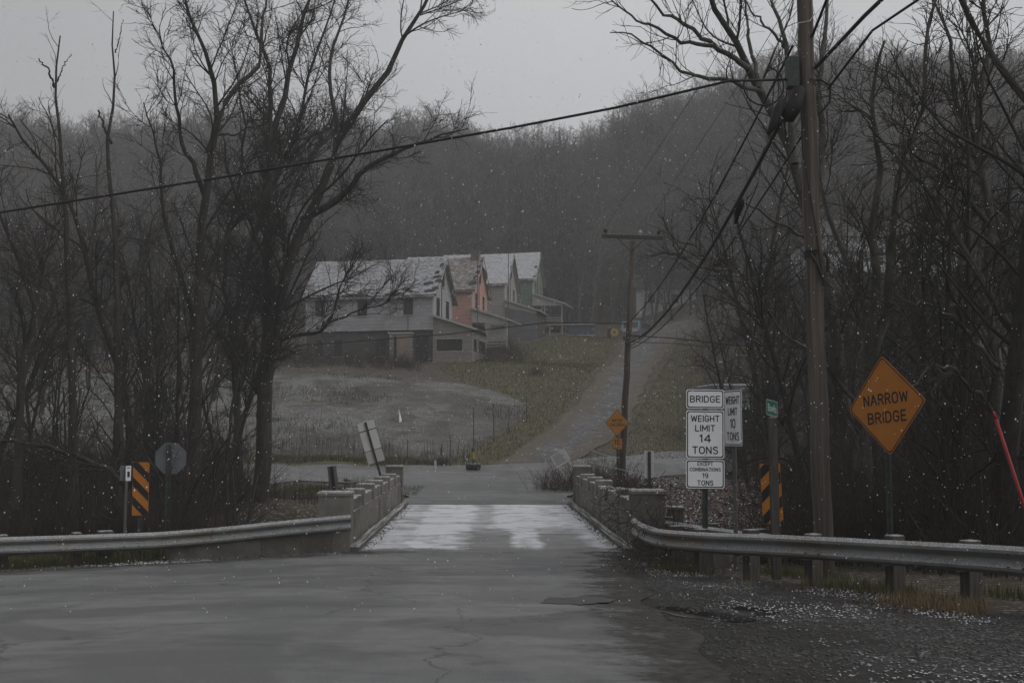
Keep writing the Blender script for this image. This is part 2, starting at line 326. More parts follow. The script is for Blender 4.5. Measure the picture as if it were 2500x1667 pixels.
# ------------------------------------------------------------------ roads
def road_material(name, kind):
    m = bpy.data.materials.new(name); m.use_nodes = True; n, l = m.node_tree.nodes, m.node_tree.links; b = n['Principled BSDF']
    b.inputs['Specular IOR Level'].default_value = .45
    tcx = n.new('ShaderNodeTexCoord')
    def mapped(s):
        q = n.new('ShaderNodeMapping'); q.inputs['Scale'].default_value = s; l.new(tcx.outputs['Object'], q.inputs['Vector']); return q.outputs[0]
    def noise(s, d=6, vec=None, r=.6, dist=0.):
        q = n.new('ShaderNodeTexNoise'); q.inputs['Scale'].default_value = s; q.inputs['Detail'].default_value = d; q.inputs['Roughness'].default_value = r; q.inputs['Distortion'].default_value = dist
        l.new(vec if vec else tcx.outputs['Object'], q.inputs['Vector']); return q.outputs['Fac']
    def ramp(src, a, bb, ca=0., cb=1.):
        q = n.new('ShaderNodeMapRange'); q.interpolation_type = 'SMOOTHSTEP'
        for i, v in ((1, a), (2, bb), (3, ca), (4, cb)): q.inputs[i].default_value = v
        l.new(src, q.inputs[0]); return q.outputs[0]
    def mix(f, a, bb):
        q = n.new('ShaderNodeMix'); q.data_type = 'RGBA'
        if isinstance(f, float): q.inputs['Factor'].default_value = f
        else: l.new(f, q.inputs['Factor'])
        for k, v in (('A', a), ('B', bb)):
            if isinstance(v, tuple): q.inputs[k].default_value = (*v[:3], 1)
            else: l.new(v, q.inputs[k])
        return q.outputs['Result']
    def mth(op, a, bb):
        q = n.new('ShaderNodeMath'); q.operation = op
        for i, v in enumerate((a, bb)):
            if isinstance(v, float): q.inputs[i].default_value = v
            else: l.new(v, q.inputs[i])
        return q.outputs[0]
    edge_f = None; fine = noise(70., 3); mid = noise(3., 7); big = noise(.32, 4, dist=.8); streak = noise(1.0, 6, mapped((.25, 1.6, 1)))
    rough_src = big
    if kind == 'asphalt':
        col = mix(ramp(mid, .35, .65), (.145, .145, .144), (.19, .188, .183))
        col = mix(ramp(big, .50, .60), col, (.115, .115, .113))
        col = mix(mth('MULTIPLY', ramp(streak, .55, .68), .7), col, (.085, .085, .084))
        col = mix(mth('MULTIPLY', ramp(noise(1.1, 7, r=.7), .60, .70), .75), col, (.06, .06, .058))
        sxy = n.new('ShaderNodeSeparateXYZ'); l.new(tcx.outputs['Object'], sxy.inputs[0])
        tw = mth('ADD', sxy.outputs['X'], mth('MULTIPLY', mth('SUBTRACT', noise(.25, 3), .5), 1.4))
        for c_ in (-1.75, -.1, 1.35):      # darker damp wheel paths leading to the bridge
            col = mix(mth('MULTIPLY', ramp(mth('ABSOLUTE', mth('ADD', tw, -c_), 0.), .12, .5, 1., 0.), mth('MULTIPLY', ramp(noise(.9, 5, mapped((1, .25, 1))), .42, .6), .5)), col, (.075, .075, .074))
        sw = noise(.9, 6, mapped((.12, 1.1, 1)), dist=1.2)
        col = mix(mth('MULTIPLY', ramp(sw, .52, .62), .6), col, (.215, .214, .21))
        dk_ = noise(.5, 5, mapped((.35, .8, 1)), dist=.9)
        col = mix(mth('MULTIPLY', ramp(dk_, .50, .60), .75), col, (.075, .076, .077))
        seam = mth('ABSOLUTE', mth('ADD', mth('ADD', sxy.outputs['Y'], mth('MULTIPLY', mth('SUBTRACT', noise(1.2, 4), .5), .5)), -18.3), 0.)
        col = mix(mth('MULTIPLY', ramp(seam, .012, .03, 1., 0.), ramp(noise(.8, 3), .45, .6)), col, (.045, .045, .045))
        col = mix(mth('MULTIPLY', ramp(noise(.16, 3, dist=.5), .50, .60), .45), col, (.09, .095, .097))
        col = mix(mth('MULTIPLY', ramp(noise(120., 2), .58, .66), .5), col, (.27, .27, .27))
        col = mix(mth('MULTIPLY', ramp(noise(90., 2), .60, .67), .6), col, (.05, .05, .05))
        # crazed cracking in patches, and paler worn wheel paths that swing on to the bridge
        vo = n.new('ShaderNodeTexVoronoi'); vo.feature = 'DISTANCE_TO_EDGE'; vo.inputs['Scale'].default_value = 2.6; l.new(tcx.outputs['Object'], vo.inputs['Vector'])
        ck = mth('MULTIPLY', ramp(vo.outputs['Distance'], .0, .045, 1., 0.), ramp(noise(.42, 2), .60, .68))
        col = mix(mth('MULTIPLY', ck, .8), col, (.022, .022, .022))
        vo2 = n.new('ShaderNodeTexVoronoi'); vo2.feature = 'DISTANCE_TO_EDGE'; vo2.inputs['Scale'].default_value = .22; vo2.inputs['Randomness'].default_value = 1
        dv = n.new('ShaderNodeVectorMath'); dv.operation = 'MULTIPLY_ADD'; nv = n.new('ShaderNodeTexNoise'); nv.inputs['Scale'].default_value = 1.4; nv.inputs['Detail'].default_value = 4
        l.new(tcx.outputs['Object'], nv.inputs['Vector']); l.new(nv.outputs['Color'], dv.inputs[0]); dv.inputs[1].default_value = (1.2, 1.2, 0); l.new(tcx.outputs['Object'], dv.inputs[2])
        l.new(dv.outputs[0], vo2.inputs['Vector'])
        col = mix(mth('MULTIPLY', ramp(vo2.outputs['Distance'], .0, .006, 1., 0.), .75), col, (.03, .03, .03))
        ae = n.new('ShaderNodeAttribute'); ae.attribute_name = 'edge'
        if name == 'asphalt_main':
            ef = ramp(mth('ADD', ae.outputs['Fac'], mth('MULTIPLY', mth('SUBTRACT', noise(1.6, 9, r=.72), .5), 1.5)), .10, .62, 1., 0.)
            col = mix(ef, col, mix(ramp(noise(9., 6), .35, .65), (.030, .028, .025), (.068, .064, .058)))
            l.new(ramp(ef, 0., 1., .45, .12), b.inputs['Specular IOR Level']); edge_f = ef
        rr = (.42, .66)
    elif kind == 'deck':
        uv = n.new('ShaderNodeSeparateXYZ'); l.new(tcx.outputs['UV'], uv.inputs[0]); u, v = uv.outputs['X'], uv.outputs['Y']
        col = mix(ramp(mid, .35, .65), (.13, .128, .122), (.17, .166, .158))
        col = mix(mth('MULTIPLY', ramp(streak, .5, .66), .55), col, (.10, .098, .094))
        # snow: blown thin over the slab, worn off where wheels run (u = metres from the axis, v = metres along)
        wob = mth('MULTIPLY', mth('SUBTRACT', noise(.55, 5), .5), 1.0)
        uu = mth('DIVIDE', mth('ADD', mth('ADD', u, wob), 2.7), 5.4)
        def bands(stops):
            q = n.new('ShaderNodeValToRGB'); e = q.color_ramp.elements; e[0].position = (stops[0][0] + 2.7) / 5.4; e[0].color = (stops[0][1],) * 3 + (1,); e[1].position = (stops[-1][0] + 2.7) / 5.4; e[1].color = (stops[-1][1],) * 3 + (1,)
            for p, v_ in stops[1:-1]: w_ = e.new((p + 2.7) / 5.4); w_.color = (v_,) * 3 + (1,)
            l.new(uu, q.inputs['Fac']); return q.outputs[0]
        near = bands([(-2.6, .6), (-2.1, .7), (-1.75, .6), (-1.6, .97), (-.75, .95), (-.4, .12), (.4, .10), (.55, .85), (1.0, .88), (1.2, .1), (2.0, .12), (2.25, .75), (2.6, .6)])
        farb = bands([(-2.6, .8), (-2.2, .7), (-1.85, .6), (-1.75, 1.0), (-.6, .97), (-.35, .45), (0., .40), (.25, .85), (1.3, .95), (1.6, .75), (2.0, .95), (2.6, .8)])
        fv = ramp(mth('ADD', v, mth('MULTIPLY', noise(.8, 4), 5.)), 6.2, 9.2)
        bb_ = n.new('ShaderNodeMix'); bb_.data_type = 'RGBA'; l.new(fv, bb_.inputs['Factor']); l.new(near, bb_.inputs['A']); l.new(farb, bb_.inputs['B'])
        lines = ramp(noise(1.0, 7, mapped((.22, 2.6, 1)), r=.7), .36, .54, .45, 1.)
        patch = ramp(noise(1.3, 7, r=.7), .36, .56, .35, 1.)
        edge = mth('MULTIPLY', ramp(mth('ADD', v, mth('MULTIPLY', noise(1.4, 7, r=.7), 3.2)), 1.7, 2.7), ramp(v, 14.62, 14.72, 1., 0.))
        s = mth('MULTIPLY', mth('MULTIPLY', mth('MULTIPLY', bb_.outputs['Result'], lines), patch), edge)
        s = mth('MULTIPLY', mth('MULTIPLY', s, 1.45), ramp(noise(45., 4), .25, .6, .75, 1.))
        col = mix(mth('MINIMUM', s, .92), col, (.84, .85, .88))
        rr = (.5, .7)
    elif kind == 'drive':
        col = mix(ramp(mid, .35, .65), (.062, .060, .059), (.118, .115, .112))
        col = mix(ramp(noise(.8, 8, r=.75), .50, .62), col, (.04, .04, .04))
        col = mix(mth('MULTIPLY', ramp(noise(2.2, 9, r=.75), .52, .60), ramp(noise(.4, 3), .42, .58)), col, (.25, .25, .255))
        col = mix(mth('MULTIPLY', ramp(noise(.45, 5), .55, .66), .6), col, (.085, .062, .045))
        ae = n.new('ShaderNodeAttribute'); ae.attribute_name = 'edge'
        ef = ramp(mth('ADD', ae.outputs['Fac'], mth('MULTIPLY', mth('SUBTRACT', noise(1.3, 8, r=.7), .5), 1.7)), .32, .75, 1., 0.)
        col = mix(ef, col, mix(ramp(noise(5., 6), .35, .65), (.06, .052, .032), (.115, .088, .06)))
        rr = (.75, .9)
    l.new(mix(ramp(fine, .3, .7), mix(.12, col, (.02, .02, .02)), mix(.08, col, (.4, .4, .4))), b.inputs['Base Color'])
    rgh = ramp(rough_src, .4, .6, rr[1], rr[0])
    if edge_f is not None: rgh = mth('MAXIMUM', rgh, mth('MULTIPLY', edge_f, .95))
    l.new(rgh, b.inputs['Roughness'])
    bp = n.new('ShaderNodeBump'); bp.inputs['Strength'].default_value = .35 if kind != 'drive' else .8; bp.inputs['Distance'].default_value = .02 if kind != 'drive' else .04
    l.new(fine if kind != 'drive' else noise(6., 6), bp.inputs['Height']); l.new(bp.outputs[0], b.inputs['Normal'])
    return m
M_asph = road_material('asphalt_main', 'asphalt'); M_asph2 = road_material('asphalt_far', 'asphalt'); M_deck = road_material('bridge_deck', 'deck'); M_drive = road_material('driveway', 'drive')
def strip_mesh(name, L, Rr, nc, off, m, hf=h, uv=None, bevel=0.):
    """surface between two edge polylines (same count)"""
    L = np.asarray(L, float)[:, :2]; Rr = np.asarray(Rr, float)[:, :2]; nr = len(L); t = np.linspace(0, 1, nc)
    P = L[:, None] * (1 - t[None, :, None]) + Rr[:, None] * t[None, :, None]
    Z = hf(P[..., 0], P[..., 1]) + off
    V = np.concatenate([P, Z[..., None]], -1).reshape(-1, 3)
    i = (np.arange(nr - 1)[:, None] * nc + np.arange(nc - 1)[None]).ravel()
    me = raw_mesh(name, V, [np.stack([i, i + 1, i + nc + 1, i + nc], 1)], m, True)
    at = me.attributes.new('edge', 'FLOAT', 'POINT'); at.data.foreach_set('value', np.tile(1 - np.abs(2 * t - 1), nr).astype(np.float32)); return me
def resample(P, n):
    P = np.asarray(P, float); s = np.concatenate([[0], np.cumsum(np.linalg.norm(np.diff(P, axis=0), axis=1))]); t = np.linspace(0, s[-1], n)
    return np.stack([np.interp(t, s, P[:, k]) for k in range(P.shape[1])], 1)
def axis_x(y): return -.42 - .0245 * (y - 22.6)
yy = np.concatenate([np.arange(-30, 4, 2.), np.arange(4, 22.7, .3), [22.62]])
Lx = np.where(yy > 19, -3.25 - (22.6 - yy) * 1.95, -3.25 - 3.6 * 1.95 - (19 - yy) * 2.1); Lx = np.maximum(Lx, -70)
Rx = np.interp(yy, [-30, 8, 12, 16, 20, 22.7], [4, 1.62, 1.6, 1.75, 2.05, 2.3]) + .10 * np.sin(yy * 1.3) + .06 * np.sin(yy * 3.1)
tcol = 1 - (1 - np.linspace(0, 1, 90)) ** 1.9
def road_mesh():
    L2 = np.stack([Lx, yy], 1); R2 = np.stack([Rx, yy], 1); P = L2[:, None] * (1 - tcol[None, :, None]) + R2[:, None] * tcol[None, :, None]
    dist = (Rx[:, None] - P[..., 0]); dl = np.minimum(dist, (P[..., 0] - Lx[:, None]) * .46)
    Z = base_h(P[..., 0], P[..., 1]) + .036 - .022 * np.clip(1 - dl / .9, 0, 1)
    i = (np.arange(len(yy) - 1)[:, None] * 90 + np.arange(89)[None]).ravel()
    me = raw_mesh('road', np.concatenate([P, Z[..., None]], -1).reshape(-1, 3), [np.stack([i, i + 1, i + 91, i + 90], 1)], M_asph, True)
    at = me.attributes.new('edge', 'FLOAT', 'POINT'); at.data.foreach_set('value', np.clip(dl / 2.0, 0, 1).astype(np.float32).ravel()); return me
obj('road', road_mesh(), kind='structure')
yb = np.linspace(22.64, 37.52, 60); dw = 2.62
dk = strip_mesh('bridge_deck', np.stack([axis_x(yb) - dw, yb], 1), np.stack([axis_x(yb) + dw, yb], 1), 24, .022, M_deck, base_h)
uvl = dk.uv_layers.new(name='UVMap'); lv = np.empty(len(dk.loops), np.int32); dk.loops.foreach_get('vertex_index', lv)
co = np.empty(len(dk.vertices) * 3, np.float32); dk.vertices.foreach_get('co', co); co = co.reshape(-1, 3)
uvv = np.stack([co[:, 0] - axis_x(co[:, 1]), co[:, 1] - 22.64], 1)[lv]; uvl.data.foreach_set('uv', uvv.astype(np.float32).ravel())
obj('bridge_deck', dk, kind='structure')
# far approach and the road across the valley
ya = np.linspace(37.45, 50.5, 40); hw = 2.75 + 3.6 * sst(39, 50, ya) + .12 * np.sin(ya * 2.3)
obj('bridge_approach', strip_mesh('bridge_approach', np.stack([axis_x(ya) - hw, ya], 1), np.stack([axis_x(ya) + hw * 1.0, ya], 1), 24, 0, M_asph2, lambda x, y: base_h(x, y) + .034 + .026 * sst(38, 40, y)), kind='structure')
cc = resample([(-90, 40), (-45, 44.5), (-12, 47.6), (0, 50.2), (9, 55), (26, 61), (70, 70)], 160)
tt = np.gradient(cc, axis=0); tt /= np.linalg.norm(tt, axis=1)[:, None]; nn = np.stack([-tt[:, 1], tt[:, 0]], 1)
obj('valley_road', strip_mesh('valley_road', cc + nn * 2.9, cc - nn * 2.9, 12, .04, M_asph2), kind='structure')
dl = resample([hit(*p) for p in [(1200, 1136), (1300, 1080), (1395, 1005), (1452, 930), (1500, 880), (1530, 838), (1560, 818), (1620, 795)]], 70)
dr = resample([hit(*p) for p in [(1390, 1128), (1470, 1092), (1535, 1030), (1566, 960), (1602, 890), (1645, 832), (1690, 808), (1755, 788)]], 70)
dl[:, 0] += .12 * np.sin(np.arange(70) * .9); dr[:, 0] += .12 * np.sin(np.arange(70) * 1.1)
obj('driveway', strip_mesh('driveway', dl, dr, 14, .05, M_drive), kind='structure')
# creek
wm = mat('creek_water', (.02, .022, .02), (.03, .032, .028), rough=.08, spec=.5, bump=.15, bscale=3)
obj('creek', raw_mesh('creek', [(-120, 25.5, -2.15), (120, 25.5, -2.15), (120, 33, -2.15), (-120, 33, -2.15)], [np.array([[0, 1, 2, 3]])], wm), kind='structure')
# puddles on the shoulder
M_pud = mat('puddle_water', (.012, .011, .010), (.02, .018, .016), rough=.03, spec=.6)
for i, (px, py, rx, ry) in enumerate([(1750, 1497, .62, .42)]):
    c = hit(px, py); a = np.linspace(0, 2 * np.pi, 26, endpoint=False); rr = 1 + .22 * np.sin(a * 3 + i) + .12 * np.sin(a * 5 + 2)
    V = np.stack([c[0] + rx * rr * np.cos(a), c[1] + ry * rr * np.sin(a) * 1.6, 0 * a], 1); V[:, 2] = base_h(V[:, 0], V[:, 1]) + .008
    me = bpy.data.meshes.new('puddle'); me.from_pydata(V.tolist(), [], [tuple(range(26))]); me.materials.append(M_pud if i == 0 else mat('wet_patch', (.04, .04, .04), (.055, .055, .055), rough=.35))
    obj('puddle', me, kind='structure')

c = hit(1408, 1474); a = np.linspace(0, 2 * np.pi, 72, endpoint=False); rg = np.random.default_rng(77); rr = 1 + .16 * np.sin(a * 2 + 1) + .10 * np.sin(a * 5 + 2) + .07 * np.sin(a * 11) + .04 * rg.normal(size=72)
V = np.stack([c[0] + .36 * rr * np.cos(a), c[1] + .50 * rr * np.sin(a), 0 * a], 1); V[:, 2] = base_h(V[:, 0], V[:, 1]) + .042
me = bpy.data.meshes.new('asphalt_patch'); me.from_pydata(V.tolist(), [], [tuple(range(72))]); me.materials.append(mat('tar_patch', (.045, .045, .045), (.085, .085, .084), rough=.6, scale=9, speck=(70, .60, (.15, .15, .15)), bump=.4, bscale=60)); obj('asphalt_patch', me, kind='structure')
# ------------------------------------------------------------------ bridge
def bridge_frame(label_side): pass
BA = math.atan(.0245)
def bworld(u, v, z): return np.array([axis_x(22.6 + v) + u, 22.6 + v, z])
def parapet(side, v0, v1, label):
    """local x = outwards from the road, local y = along the bridge away from the camera"""
    o = empty('bridge_parapet', bworld(side * 2.80, v0, 0), BA, label, 'parapet', 'concrete parapets of the bridge')
    L = v1 - v0; T = .36; f = (lambda a, b: (a, b)) if side > 0 else (lambda a, b: (-b, -a))
    npan = 6; es = .55; pw = .34; span = (L - 2 * es) / npan
    for k, (y0, y1, zt) in enumerate(((0, es, 1.12 if side < 0 else 1.17), (L - es, L, 1.24))):
        x0, x1 = f(-.03, .60 if k == 0 else .5)
        ep = MB().box(x0, x1, y0, y1, -.25, zt, .02).build('end_post', M_conc if (k == 0 and side < 0) else M_concdk, o)
        MB().box(x0 - .025, x1 + .025, y0 - .025, y1 + .025, zt - .015, zt + .065, .025).build('cap', M_conc, ep)
    for i in range(npan):
        y0 = es + i * span; y1 = y0 + span
        x0, x1 = f(0, T)
        MB().box(x0, x1, y0 + .006, y1 - .006, -.25, .74).build('wall_panel', M_conc, o)
        xa, xb = f(.02, T - .03)
        dz = random.uniform(-.012, .012)
        MB().box(xa, xb, y0 + pw / 2 + .004, y1 - pw / 2 - .004, .756, 1.0 + dz, .02).build('rail_block', M_conc, o)
        xa, xb = f(-.02, T + .06)
        if not (side > 0 and i == 2):
            MB().box(xa, xb, y0 - pw / 2 if i else y0 + .01, y0 + pw / 2, .752, 1.13 + dz, .03).build('post', M_conc, o)
        else:   # broken post: a low stub with a ragged top
            MB().prism([(y0 - pw / 2, .752), (y0 + pw / 2, .752), (y0 + pw / 2, 1.0), (y0 + .05, 1.05), (y0 - .06, .98), (y0 - pw / 2, 1.03)], 'x', xa, xb).build('post', M_concdk, o, label='broken concrete post stub')
    xa, xb = f(-.20, -.004)
    MB().box(xa, xb, .02, L - .02, -.05, .15, .05).build('kerb', M_concdk, o)
    return o
parapet(-1, 0, 14.8, 'left concrete bridge parapet with capped posts and thin snow on its rail')
PR = parapet(1, -.25, 14.8, 'right concrete bridge parapet with a broken post, vines over its near end')
# deck slab and abutments below
MB().box(-3.15, 3.15, 22.62, 37.44, -.75, -.02).build('bridge_slab', M_concdk, kind='structure').location = (-.6, 0, 0)
for y0, y1 in ((21.9, 23.2), (36.9, 38.2)):
    MB().box(-4.2, 3.2, y0, y1, -3.4, -.30).build('bridge_abutment', M_concdk, kind='structure')
# wing walls
def wall_strip(name, pts, th, z0, z1, m, label, cat):
    o = empty(name, (*pts[0], 0), 0, label, cat); p0 = np.array(pts[0])
    for a, b in zip(pts[:-1], pts[1:]):
        a = np.array(a) - p0; b = np.array(b) - p0; d = (b - a) / np.linalg.norm(b - a); q = np.array([-d[1], d[0]]) * th
        e = MB(); vs = [(*p, z) for z in (z0, z1) for p in (a + d * .004, b - d * .004, b + q - d * .004, a + q + d * .004)]
        e.add(vs, [(0, 1, 2, 3), (4, 7, 6, 5), (0, 4, 5, 1), (1, 5, 6, 2), (2, 6, 7, 3), (3, 7, 4, 0)]); e.build('wall_section', m, o)
    return o
wall_strip('wing_wall', [(-3.45, 22.62), (-4.8, 22.05), (-6.45, 21.45)], -.3, -.4, .40, M_concdk, 'low stained concrete wing wall under the left guard rail', 'wall')
wall_strip('wing_wall', [(2.80, 22.2), (2.95, 20.9), (3.4, 19.4)], .3, -.4, .42, M_concdk, 'low dark concrete wing wall under the bent end of the right guard rail', 'wall')
eb = empty('concrete_block', bworld(3.78, .9, 0), BA, 'small dark concrete block beside the vine covered right bridge end', 'block')
MB().box(-.12, .14, -.2, .25, -.4, .82, .015).build('body', M_concdk, eb)
MB().box(-.15, .17, -.23, .28, .80, .845, .01).build('cap', M_conc, eb)

# ------------------------------------------------------------------ guard rails
prof_o = [(.0, .0), (.022, .012), (.078, .045), (.082, .078), (.03, .118), (.006, .135), (.0, .156), (.006, .177), (.03, .194), (.082, .234), (.078, .267), (.022, .30), (0, .312)]
def guard_rail(name, path, label, posts, group, wood=True, sect=3.81, flare=None):
    """path: (x,y,ztop) ; road lies on the side given by the path's left normal * -1"""
    P = np.asarray(path, float); s = np.concatenate([[0], np.cumsum(np.linalg.norm(np.diff(P[:, :2], axis=0), axis=1))])
    S = s[-1]; org = P[0].copy(); org[2] = float(base_h(org[0], org[1]))
    o = empty(name, org, 0, label, 'guard rail', group)
    # smooth path
    q = np.linspace(0, S, int(S / .25) + 2); C = np.stack([np.interp(q, s, P[:, k]) for k in range(3)], 1)
    ker = np.hanning(7); ker /= ker.sum()
    for k in range(3):
        e = np.pad(C[:, k], 3, mode='reflect', reflect_type='odd'); C[:, k] = np.convolve(e, ker, mode='valid')
    T = np.gradient(C, axis=0); T[:, 2] = 0; T /= np.linalg.norm(T, axis=1)[:, None]; N = np.stack([T[:, 1], -T[:, 0], 0 * T[:, 0]], 1)
    pr = prof_o + [(a - .006, b) for a, b in prof_o[::-1]]; npf = len(pr)
    nsec = max(1, round(S / sect)); cuts = np.linspace(0, len(q) - 1, nsec + 1).astype(int)
    for si, (a, b) in enumerate(zip(cuts[:-1], cuts[1:])):
        b2 = min(b + 1, len(q) - 1); off = .005 * (si % 2)
        e = MB(); vs = []
        for i in range(a, b2 + 1):
            for (ou, z) in pr: vs.append(C[i] - org + N[i] * (ou + off) + np.array([0, 0, z - .312]))
        n_ = b2 - a + 1
        fs = [(i * npf + j, i * npf + (j + 1) % npf, (i + 1) * npf + (j + 1) % npf, (i + 1) * npf + j) for i in range(n_ - 1) for j in range(npf)]
        fs += [tuple(range(npf)), tuple((n_ - 1) * npf + j for j in range(npf))[::-1]]
        e.add(vs, fs); sec = e.build('rail_section', M_galv, o)
        for m_ in (a + 1, b2 - 1):
            for zb in (.085, .225):
                c = C[m_] - org + N[m_] * .055 + np.array([0, 0, zb - .312]); MB().tube([c, c + N[m_] * .035], .013, 6).build('bolt', M_steelpost, sec)
    for ps in posts:
        i = int(np.clip(ps[0] * (len(q) - 1), 0, len(q) - 1)); c = C[i]; wdt = ps[1] if len(ps) > 1 else .15
        g = float(h(c[0], c[1])); ang = math.atan2(T[i][1], T[i][0])
        pc = c - N[i] * .31; e = MB().box(-wdt / 2, wdt / 2, -.10, .10, g - c[2] - .25, .02 + random.uniform(-.01, .03), .012)
        po = e.build('post', M_post if wood else M_galv, o); po.location = Vector(pc - org); po.rotation_euler = (0, 0, ang)
        bl = MB().box(-wdt / 2 + .01, wdt / 2 - .01, -.10, .10, -.33, -.03); bo = bl.build('block_out', M_post if wood else M_galv, po); bo.location = (0, .0, 0)
        bo.matrix_parent_inverse = Matrix(); v = N[i] * .205; bo.location = Matrix.Rotation(-ang, 3, 'Z') @ Vector(v)
        if bo.location.length: bo.scale = (1, .9, 1)
    return o
def Wz(px, d, z): return (gx(px, d), d, z)
guard_rail('guard_rail', [Wz(860, 22.45, .75), Wz(700, 22.15, .66), Wz(560, 21.8, .57), Wz(400, 21.3, .51), Wz(200, 20.5, .53), Wz(0, 19.7, .56), (-11.5, 18.4, .60), (-14.5, 16.9, .66)][::-1],
           'long W-shaped steel guard rail on the left leading to the bridge', [(.30,), (.405,), (.515,), (.61,), (.655, .26), (.18,), (.06,)], 'W-beam guard rails')
guard_rail('guard_rail', [Wz(1546, 21.9, .73), Wz(1556, 20.9, .74), Wz(1578, 19.7, .76), Wz(1612, 18.6, .78), Wz(1740, 17.3, .84), Wz(1860, 16.4, .90), Wz(1980, 15.6, .94), Wz(2200, 14.1, 1.02), Wz(2435, 12.7, 1.10), Wz(2640, 11.4, 1.17), (6.9, 9.4, 1.26)],
           'long W-shaped steel guard rail on the right, bent sharply at the bridge', [(.30,), (.395,), (.475,), (.59,), (.69,), (.79,), (.9,), (.985,), (.22,)], 'W-beam guard rails')
guard_rail('guard_rail', [Wz(1566, 23.2, .68), Wz(1640, 22.2, .63), Wz(1760, 21.0, .60), Wz(1870, 20.1, .58), Wz(1975, 19.4, .60), Wz(2080, 18.9, .62)],
           'snow-topped steel guard rail set behind the sign posts on the right', [(.12,), (.38,), (.62,), (.85,)], 'W-beam guard rails')

# ------------------------------------------------------------------ signs
def text_mesh(name, txt, size, m, sx=1., off=.0, sp=1., th=.002):
    cu = bpy.data.curves.new(name, 'FONT'); cu.body = txt; cu.size = size; cu.align_x = 'CENTER'; cu.align_y = 'CENTER'; cu.offset = off; cu.space_character = sp
    cu.resolution_u = 3; cu.extrude = th / 2
    to = bpy.data.objects.new(name, cu); sc.collection.objects.link(to); dg = bpy.context.evaluated_depsgraph_get()
    me = bpy.data.meshes.new_from_object(to.evaluated_get(dg)); bpy.data.objects.remove(to)
    me.transform(Matrix.Rotation(math.pi / 2, 4, 'X') @ Matrix.Diagonal((sx, 1, 1, 1))); me.materials.clear(); me.materials.append(m); me.name = name
    return me
def fit_text(name, txt, height, width, m, parent, z, x=0., y=-.0045, off=0.):
    me = text_mesh(name, txt, 1., m, off=off); co = np.array([v.co for v in me.vertices]); lo, hi = co.min(0), co.max(0)
    me.transform(Matrix.Diagonal((width / (hi[0] - lo[0]), 1, height / (hi[2] - lo[2]), 1)) @ Matrix.Translation((-(lo[0] + hi[0]) / 2, 0, -(lo[2] + hi[2]) / 2)))
    o = obj(name, me, parent); o.location = (x, y, z); return o
def arc(cx, cy, rx, ry, a0, a1, n=8): return [(cx + rx * math.cos(R(a0 + (a1 - a0) * i / n)), cy + ry * math.sin(R(a0 + (a1 - a0) * i / n))) for i in range(n + 1)]
ST = {'A': (.72, [[(0, 0), (.36, 1), (.72, 0)], [(.13, .3), (.59, .3)]]), 'B': (.6, [[(0, 0), (0, 1), (.32, 1)] + arc(.32, .76, .25, .24, 90, -90) + [(0, .52)], [(.32, .52)] + arc(.34, .26, .26, .26, 90, -90) + [(0, 0)]]),
      'C': (.6, [arc(.32, .68, .3, .32, 20, 180) + arc(.32, .32, .3, .32, 180, 340)]), 'D': (.6, [[(0, 0), (0, 1), (.25, 1)] + arc(.25, .65, .35, .35, 90, 0) + arc(.25, .35, .35, .35, 0, -90) + [(0, 0)]]),
      'E': (.52, [[(.52, 0), (0, 0), (0, 1), (.52, 1)], [(0, .5), (.44, .5)]]), 'G': (.62, [arc(.32, .68, .3, .32, 25, 180) + arc(.32, .32, .3, .32, 180, 360) + [(.62, .46), (.36, .46)]]),
      'H': (.6, [[(0, 0), (0, 1)], [(.6, 0), (.6, 1)], [(0, .5), (.6, .5)]]), 'I': (.0, [[(0, 0), (0, 1)]]), 'L': (.5, [[(0, 1), (0, 0), (.5, 0)]]), 'M': (.76, [[(0, 0), (0, 1), (.38, .25), (.76, 1), (.76, 0)]]), 'N': (.62, [[(0, 0), (0, 1), (.62, 0), (.62, 1)]]),
      'O': (.66, [arc(.33, .68, .33, .32, 0, 180) + arc(.33, .32, .33, .32, 180, 360) + [(.66, .68)]]), 'P': (.58, [[(0, 0), (0, 1), (.3, 1)] + arc(.3, .74, .28, .26, 90, -90) + [(0, .48)]]), 'R': (.6, [[(0, 0), (0, 1), (.3, 1)] + arc(.3, .75, .28, .25, 90, -90) + [(0, .5)], [(.3, .5), (.6, 0)]]),
      'S': (.58, [arc(.29, .75, .28, .25, 25, 200) + arc(.30, .25, .28, .27, 80, -155)]), 'T': (.6, [[(0, 1), (.6, 1)], [(.3, 1), (.3, 0)]]), 'W': (.95, [[(0, 1), (.23, 0), (.475, .9), (.72, 0), (.95, 1)]]), 'X': (.6, [[(0, 0), (.6, 1)], [(0, 1), (.6, 0)]]),
      '0': (.56, [arc(.28, .72, .28, .28, 0, 180) + arc(.28, .28, .28, .28, 180, 360) + [(.56, .72)]]), '1': (.2, [[(0, .82), (.2, 1), (.2, 0)]]), '4': (.66, [[(.5, 0), (.5, 1), (0, .28), (.66, .28)]]), '5': (.56, [[(.52, 1), (.06, 1), (.02, .55)] + arc(.27, .33, .28, .31, 120, -150)]),
      '9': (.56, [arc(.28, .70, .28, .30, 0, 360, 12) + arc(.26, .45, .30, .45, 30, -100)]), ' ': (.3, [])}
